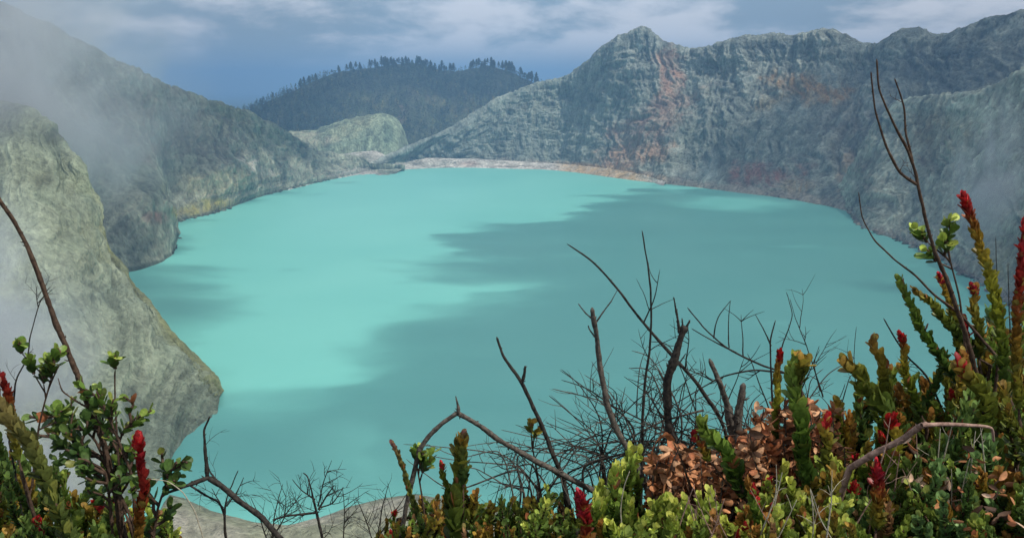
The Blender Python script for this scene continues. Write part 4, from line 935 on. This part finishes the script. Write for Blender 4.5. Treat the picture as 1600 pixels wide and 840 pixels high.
spike('shoot with a dark red head below the pinkish stick', [(1368, 830), (1372, 790), (1370, 760), (1366, 735)], 28, 'redspike', 1.5, red=1.0, group=GS)
spike('shoot with a red head among the tan dry leaves', [(1296, 740), (1292, 705), (1290, 680), (1288, 660)], 26, 'bronze', 1.8, red=1.0, group=GS)
spike('short shoot with a red head under the dry leaf bush', [(1190, 840), (1184, 800), (1178, 780), (1174, 764)], 20, 'green', 1.6, red=1.0, group=GS)
spike('stout shoot with two stacked scarlet heads at the bottom centre', [(922, 900), (918, 850), (914, 820), (908, 795)], 32, 'redspike', 1.6, red=1.1, group=GS, extra=[([(914, 830), (910, 800), (904, 776)], 24, 'redspike', .95)])
spike('broad shoot with a red head under the tall spike on the right', [(1560, 760), (1545, 680), (1526, 620), (1511, 575)], 44, 'olive', 1.7, red=.75, group=GS)
spike('tiny crimson tipped shoot left of the olive column', [(700, 800), (697, 765), (694, 742), (692, 728)], 15, 'olive', 1.95, red=1.0, group=GS)
spike('short green shoot with a rosy side beside the V trunk', [(1165, 780), (1145, 730), (1118, 690), (1098, 662)], 36, 'green', 1.9, name='leafy_shoot', extra=[([(1110, 720), (1098, 700), (1088, 680)], 18, 'redspike', False)])
spike('arching leafy shoot reaching left over the water on the right', [(1500, 600), (1465, 550), (1432, 500), (1405, 440)], 22, 'green', 2.1, name='leafy_shoot')
spike('olive shoot leaning right of the arching leafy shoot', [(1530, 560), (1500, 520), (1460, 482), (1430, 452)], 22, 'olive', 2.1, name='leafy_shoot')
spike('shoot with a small red head beside the tall forked twig', [(1500, 560), (1492, 500), (1480, 460), (1466, 434)], 20, 'bronze', 2.15, red=.9, group=GS)
spike('shoot with a small crimson head below the yellow rosette', [(1530, 560), (1528, 510), (1524, 475), (1518, 452)], 22, 'bronze', 2.1, red=.9, group=GS)
spike('shoot with an upright dark red top behind the right shrubs', [(1520, 640), (1514, 580), (1512, 540), (1509, 500)], 22, 'redspike', 2.1, group=GS)
def rosette(label, pts, w, palette, Y, heads):
    p = Plant('leafy_shoot', label, 'shoot', tuple(root_at(pts[0][0], Y + .1))); P = curve(with_Y(pts, Y), 40); tube(p.stem, P, 2.2 * mpp(Y), 1.2 * mpp(Y), 5, .2); p.tostem(P, 2.4, Y)
    for (a, b_, dx, dy) in heads:
        Q = curve(with_Y([(a + dx, b_ + dy), (a + dx * .5, b_ + dy * .5), (a, b_)], Y), 20); p.shoot(Q, w, Y, palette, spread=48, dens=.8)
        i = np.argmin(np.linalg.norm(P - Q[0], axis=1)); 
        if np.linalg.norm(P[i] - Q[0]) > .004: tube(p.stem, curve(np.array([P[max(i - 4, 0)], (P[max(i - 4, 0)] + Q[0]) / 2, Q[0]]), 8), 1.6 * mpp(Y), 1.2 * mpp(Y), 4)
    p.done()
rosette('thin twig carrying yellow green rosettes beside the tall forked twig', [(1510, 560), (1500, 470), (1488, 420), (1480, 390)], 26, 'lime', 2.05, [(1486, 342, -6, 36), (1478, 372, -2, 26), (1437, 358, 12, 20), (1447, 388, 16, 20)])
rosette('thin upright twig topped with a pale yellow rosette on the left', [(190, 800), (184, 700), (180, 630), (179, 580)], 28, 'lime', 1.85, [(180, 552, 0, 24)])
rosette('dark twig with small green rosettes near the left edge', [(50, 760), (60, 670), (75, 610), (92, 570)], 25, 'green', 1.8, [(90, 545, -8, 26), (66, 574, 2, 24), (76, 560, 4, 30), (28, 532, 6, 20), (45, 560, 8, 24), (100, 640, -14, 20)])
rosette('thin twig with two green rosettes crossing the arched branch', [(670, 860), (660, 780), (652, 730), (650, 714)], 24, 'green', 2.1, [(648, 700, 4, 20), (658, 705, -2, 20), (676, 708, -16, 30)])
rosette('tiny twig with a yellow bud beside the dark forked branch', [(850, 800), (836, 720), (830, 690)], 16, 'bronze', 2.3, [(827, 658, 3, 18), (840, 672, -6, 14)])
def leafy_branch(label, pts, Y, w, palette, side, n, seed, name='leafy_shoot'):
    p = Plant(name, label, 'shoot', tuple(root_at(pts[0][0], Y + .1))); P = curve(with_Y(pts, Y), 60); tube(p.stem, P, 3.2 * mpp(Y), 1.4 * mpp(Y), 5, .2); p.tostem(P, 3.4, Y); rng = np.random.default_rng(seed)
    for k in range(n):
        i = int(np.interp(k + .5, [0, n], [8, 58])); d = P[min(i + 1, 59)] - P[i]; d /= np.linalg.norm(d); sdv = np.cross(d, [0, 1, 0]) * rng.choice([-1, 1]) * rng.uniform(.5, 1) + np.array([0, rng.normal(0, .5), .35]); d2 = d * .5 + sdv; d2 /= np.linalg.norm(d2)
        l = side * mpp(Y) * rng.uniform(.6, 1.2); Q = np.array([P[i], P[i] + d2 * l * .5, P[i] + d2 * l + [0, 0, l * .15]]); p.shoot(resample(catmull(Q, 20), 20), w * rng.uniform(.8, 1.1), Y, palette, spread=50, dens=.42, start=.25)
    p.shoot(P[45:], w, Y, palette, spread=46, dens=.5); p.done()
leafy_branch('dark leafy branch reaching left in front of the steam', [(200, 800), (160, 720), (110, 700), (72, 675)], 1.9, 26, 'dark', 60, 9, 1)
leafy_branch('dark leafy branch with round leaves behind the knobbly stem', [(195, 800), (150, 690), (112, 660), (84, 640)], 1.95, 26, 'dark', 55, 9, 2)
leafy_branch('leafy branch right of the knobbly stem below the pale rosette', [(190, 800), (180, 730), (190, 680), (214, 650)], 1.9, 26, 'green', 55, 8, 3)
leafy_branch('dark leafy branch right of the thick crimson spike', [(235, 880), (245, 800), (262, 750), (275, 720)], 1.8, 28, 'dark', 50, 9, 4)
leafy_branch('drooping leafy branch in the middle of the left bush', [(175, 820), (165, 740), (140, 720), (120, 690)], 1.85, 28, 'dark', 60, 9, 5)
leafy_branch('leafy branch above the thick crimson spike', [(210, 800), (205, 740), (165, 640), (150, 610)], 1.85, 24, 'green', 48, 9, 6)

# ------------------------------------------------------------------ bushes (each one shrub with many shoots)
ENV = [(-50, 650), (0, 655), (60, 700), (120, 730), (200, 745), (250, 760), (285, 780), (310, 850), (560, 860), (590, 825), (620, 785), (650, 765), (700, 765), (760, 770), (800, 780), (850, 750), (880, 770), (930, 775), (950, 730), (990, 695), (1010, 700), (1060, 690), (1100, 700), (1150, 690), (1200, 660), (1240, 640), (1280, 640), (1310, 600), (1350, 580), (1400, 575), (1440, 560), (1470, 530), (1500, 495), (1540, 500), (1600, 480), (1700, 440)]
def env(x): return np.interp(x, [a for a, _ in ENV], [b for _, b in ENV])
BW, BN = .84, 1.55
def bush(label, x0, x1, pals, n, Yn=1.55, Yf=2.5, w=(24, 38), seed=1, reds=.05, drop=0, ylo=880, lean=17, dens=.95, spread=(32, 44), group='low leafy shrubs on the crater rim', dry=0, dry_rng=None, length=(90, 170), root_px=None):
    xc = (x0 + x1) / 2; Ym = (Yn + Yf) / 2
    p = Plant('leafy_shrub', label, 'shrub', tuple(root_at(xc if root_px is None else root_px, Ym + .15)), group); rng = p.rng = np.random.default_rng(seed)
    for k in range(int(n * BN)):
        x = rng.uniform(x0, x1); e = env(x) + drop; f = rng.uniform(0, 1) ** .8; y = e + f * (ylo - e) + rng.uniform(-12, 12)
        Y = Yf + (Yn - Yf) * np.clip(f + rng.normal(0, .18), 0, 1); sc = 2.0 / Y if False else 1
        L_ = rng.uniform(*length); a = math.radians(rng.normal(0, lean) + (x - xc) / (x1 - x0) * 24)
        pts = [(x - math.sin(a) * L_, y + math.cos(a) * L_, Y + .05), (x - math.sin(a) * L_ * .45 + rng.normal(0, 4), y + math.cos(a) * L_ * .5, Y), (x, y, Y - rng.uniform(0, .05))]
        P = curve(pts, 30); ww = rng.uniform(*w) * BW
        pn = pals[rng.integers(len(pals))] if rng.uniform() > .10 else ('bronze', 'olive', 'withered')[rng.integers(3)]; p.shoot(P, ww, Y, pn, spread=rng.uniform(*spread), dens=dens, red=(.8 if rng.uniform() < reds else False), lw=rng.uniform(.55, .74))
        if k % 2 == 0: p.tostem(P, 3, Y)
    if dry:
        for (cx_, cy_, sx_, sy_, nn) in dry_rng:
            Y = Ym; c_ = at(cx_, cy_, Y); p.dryleaves(c_, (sx_ * mpp(Y), .10, sy_ * mpp(Y)), nn, [TAN, TAN, RUST, (.50, .33, .22), BROWN])
    p.done()
bush('dark green shrub under the thick leaning spike at the bottom left corner', -60, 90, ['dark', 'olive', 'dark'], 60, seed=1, drop=20, w=(22, 36))
bush('dark green shrub around the base of the crimson spike', 90, 200, ['dark', 'green', 'olive'], 34, seed=2, drop=25)
bush('small green shrub between the crimson spike and the forked branch', 205, 290, ['green', 'dark', 'lime'], 22, seed=3, drop=20, w=(20, 30))
bush('sparse mixed shrub at the foot of the arched branch', 590, 690, ['olive', 'green', 'bronze', 'dark'], 46, seed=4, w=(18, 28), reds=.06, Yn=1.7, Yf=2.4, dens=.6, length=(40, 90))
bush('shrub with orange red buds around the olive column', 680, 790, ['olive', 'green', 'dark', 'bronze'], 56, seed=5, w=(18, 28), reds=.05, Yn=1.7, Yf=2.4, dens=.6, length=(40, 90))
bush('low bronze and green shrub left of the scarlet heads', 785, 900, ['olive', 'green', 'lime', 'dark'], 56, seed=6, w=(18, 28), reds=.04, Yn=1.7, Yf=2.4, dens=.6, length=(40, 90))
bush('lime green shrub just right of the scarlet heads', 925, 1010, ['lime', 'lime', 'green'], 40, seed=7, w=(26, 36), reds=.0, Yn=1.5, Yf=2.1, length=(80, 130))
bush('bright lime shrub in front of the tan dry leaves', 1010, 1120, ['lime', 'green', 'lime'], 40, seed=8, w=(26, 38), reds=.02, Yn=1.45, Yf=1.9, drop=60)
bush('green and rust shrub under the tan dry leaves', 1110, 1220, ['green', 'olive', 'lime', 'bronze'], 48, seed=9, w=(24, 36), reds=.04, Yn=1.45, Yf=1.95, drop=80)
bush('pale yellow green shrub below the tall green spike', 1215, 1330, ['lime', 'green', 'olive', 'lime'], 54, seed=10, w=(26, 38), reds=.03, Yn=1.45, Yf=1.9, drop=80)
bush('bronze topped shrub behind the pinkish stick', 1300, 1400, ['olive', 'bronze', 'green', 'dark'], 60, seed=11, w=(24, 36), reds=.05, Yn=1.7, Yf=2.4, drop=0)
bush('dark green shrub under the pinkish stick', 1320, 1440, ['dark', 'green', 'blueg', 'olive'], 60, seed=12, w=(24, 36), reds=.02, Yn=1.5, Yf=1.8, drop=140)
bush('tall mixed shrub behind the broad red headed shoot', 1400, 1510, ['green', 'olive', 'bronze', 'dark'], 80, seed=13, w=(22, 32), reds=.05, Yn=1.7, Yf=2.4, drop=0)
bush('blue green shrub right of the pinkish stick', 1430, 1540, ['blueg', 'green', 'dark'], 60, seed=14, w=(24, 38), reds=.02, Yn=1.45, Yf=1.8, drop=120)
bush('tall green shrub cut by the right frame edge', 1500, 1650, ['green', 'olive', 'bronze', 'blueg'], 100, seed=15, w=(24, 36), reds=.05, Yn=1.6, Yf=2.3, drop=0)
bush('dark rusty shrub in the bottom right corner', 1520, 1660, ['dark', 'bronze', 'blueg', 'green'], 60, seed=16, w=(26, 38), reds=.0, Yn=1.4, Yf=1.7, drop=190, dry=1, dry_rng=[(1530, 780, 60, 40, 160)])
# dry leaf bush
p = Plant('dry_leaf_shrub', 'withered shrub of curled tan leaves left of the tall green spike', 'shrub', tuple(root_at(1180, 2.3))); p.wood = M_GREYWOOD
rng = np.random.default_rng(77)
for k in range(170):
    x = rng.uniform(1020, 1325); e = np.interp(x, [1020, 1060, 1140, 1180, 1210, 1240, 1320], [715, 690, 690, 640, 615, 618, 640]); y = e + rng.uniform(0, 1) * (770 - e); Y = rng.uniform(1.95, 2.3)
    P = curve([(x + rng.normal(0, 18), y + 110, Y), (x + rng.normal(0, 8), y + 50, Y), (x, y, Y)], 24); tube(p.stem, P, 2.2 * mpp(Y), 1 * mpp(Y), 5, .2)
    if k % 5 == 0: p.tostem(P, 3, Y)
    n_l = 30; i = rng.integers(6, 24, n_l); d = rng.normal(size=(n_l, 3)); d[:, 2] = d[:, 2] * .6 - .1; d /= np.linalg.norm(d, axis=1)[:, None]
    acc = Acc(); c_ = np.array([TAN, TAN, (.46, .25, .13), RUST, BROWN])[rng.integers(0, 5, n_l)] * rng.uniform(.6, 1.25, (n_l, 1)); l = 18 * mpp(Y) * rng.uniform(.6, 1.3, n_l)
    leaves(acc, P[i], d, rng.normal(size=(n_l, 3)), l, l * rng.uniform(.4, .65, n_l), c_, curl=rng.uniform(-.6, .8, n_l), fold=.3); p.extra.append(acc)
p.done()
p = Plant('dead_leaf', 'large curled rust brown leaf hooked over the dry leaves', 'leaf', tuple(at(1075, 720, 1.95))); p.wood = M_BROWNWOOD
tube(p.stem, curve([(1078, 760, 1.95), (1066, 720, 1.95), (1052, 690, 1.95)], 16), 2 * mpp(2), 1.2 * mpp(2), 5)
tp = curve([(1054, 688, 1.95), (1040, 680, 1.93), (1026, 690, 1.93), (1018, 710, 1.94), (1020, 726, 1.96)], 24); wd = 16 * mpp(2) * np.sin(np.linspace(.15, 3.05, 24)) ** .6
V = np.stack([tp + np.array([.2, -.5, .8]) * wd[:, None] * s_ + np.array([0, .6, 0]) * (abs(s_) * wd[:, None] * .5) for s_ in (-.6, -.3, 0, .3, .6)], 1); V += fbm(V[..., 0] * 90, V[..., 1] * 90, V[..., 2] * 90, 3, 8)[..., None] * .004
acc = Acc(); acc.add(V.reshape(-1, 3), grid_faces(24, 5), np.ones((120, 3)) * np.array(RUST) * (1 + .4 * fbm(V[..., 0] * 200, V[..., 1] * 200, 0, 3, 3)).reshape(-1, 1)); p.extra.append(acc); p.done()
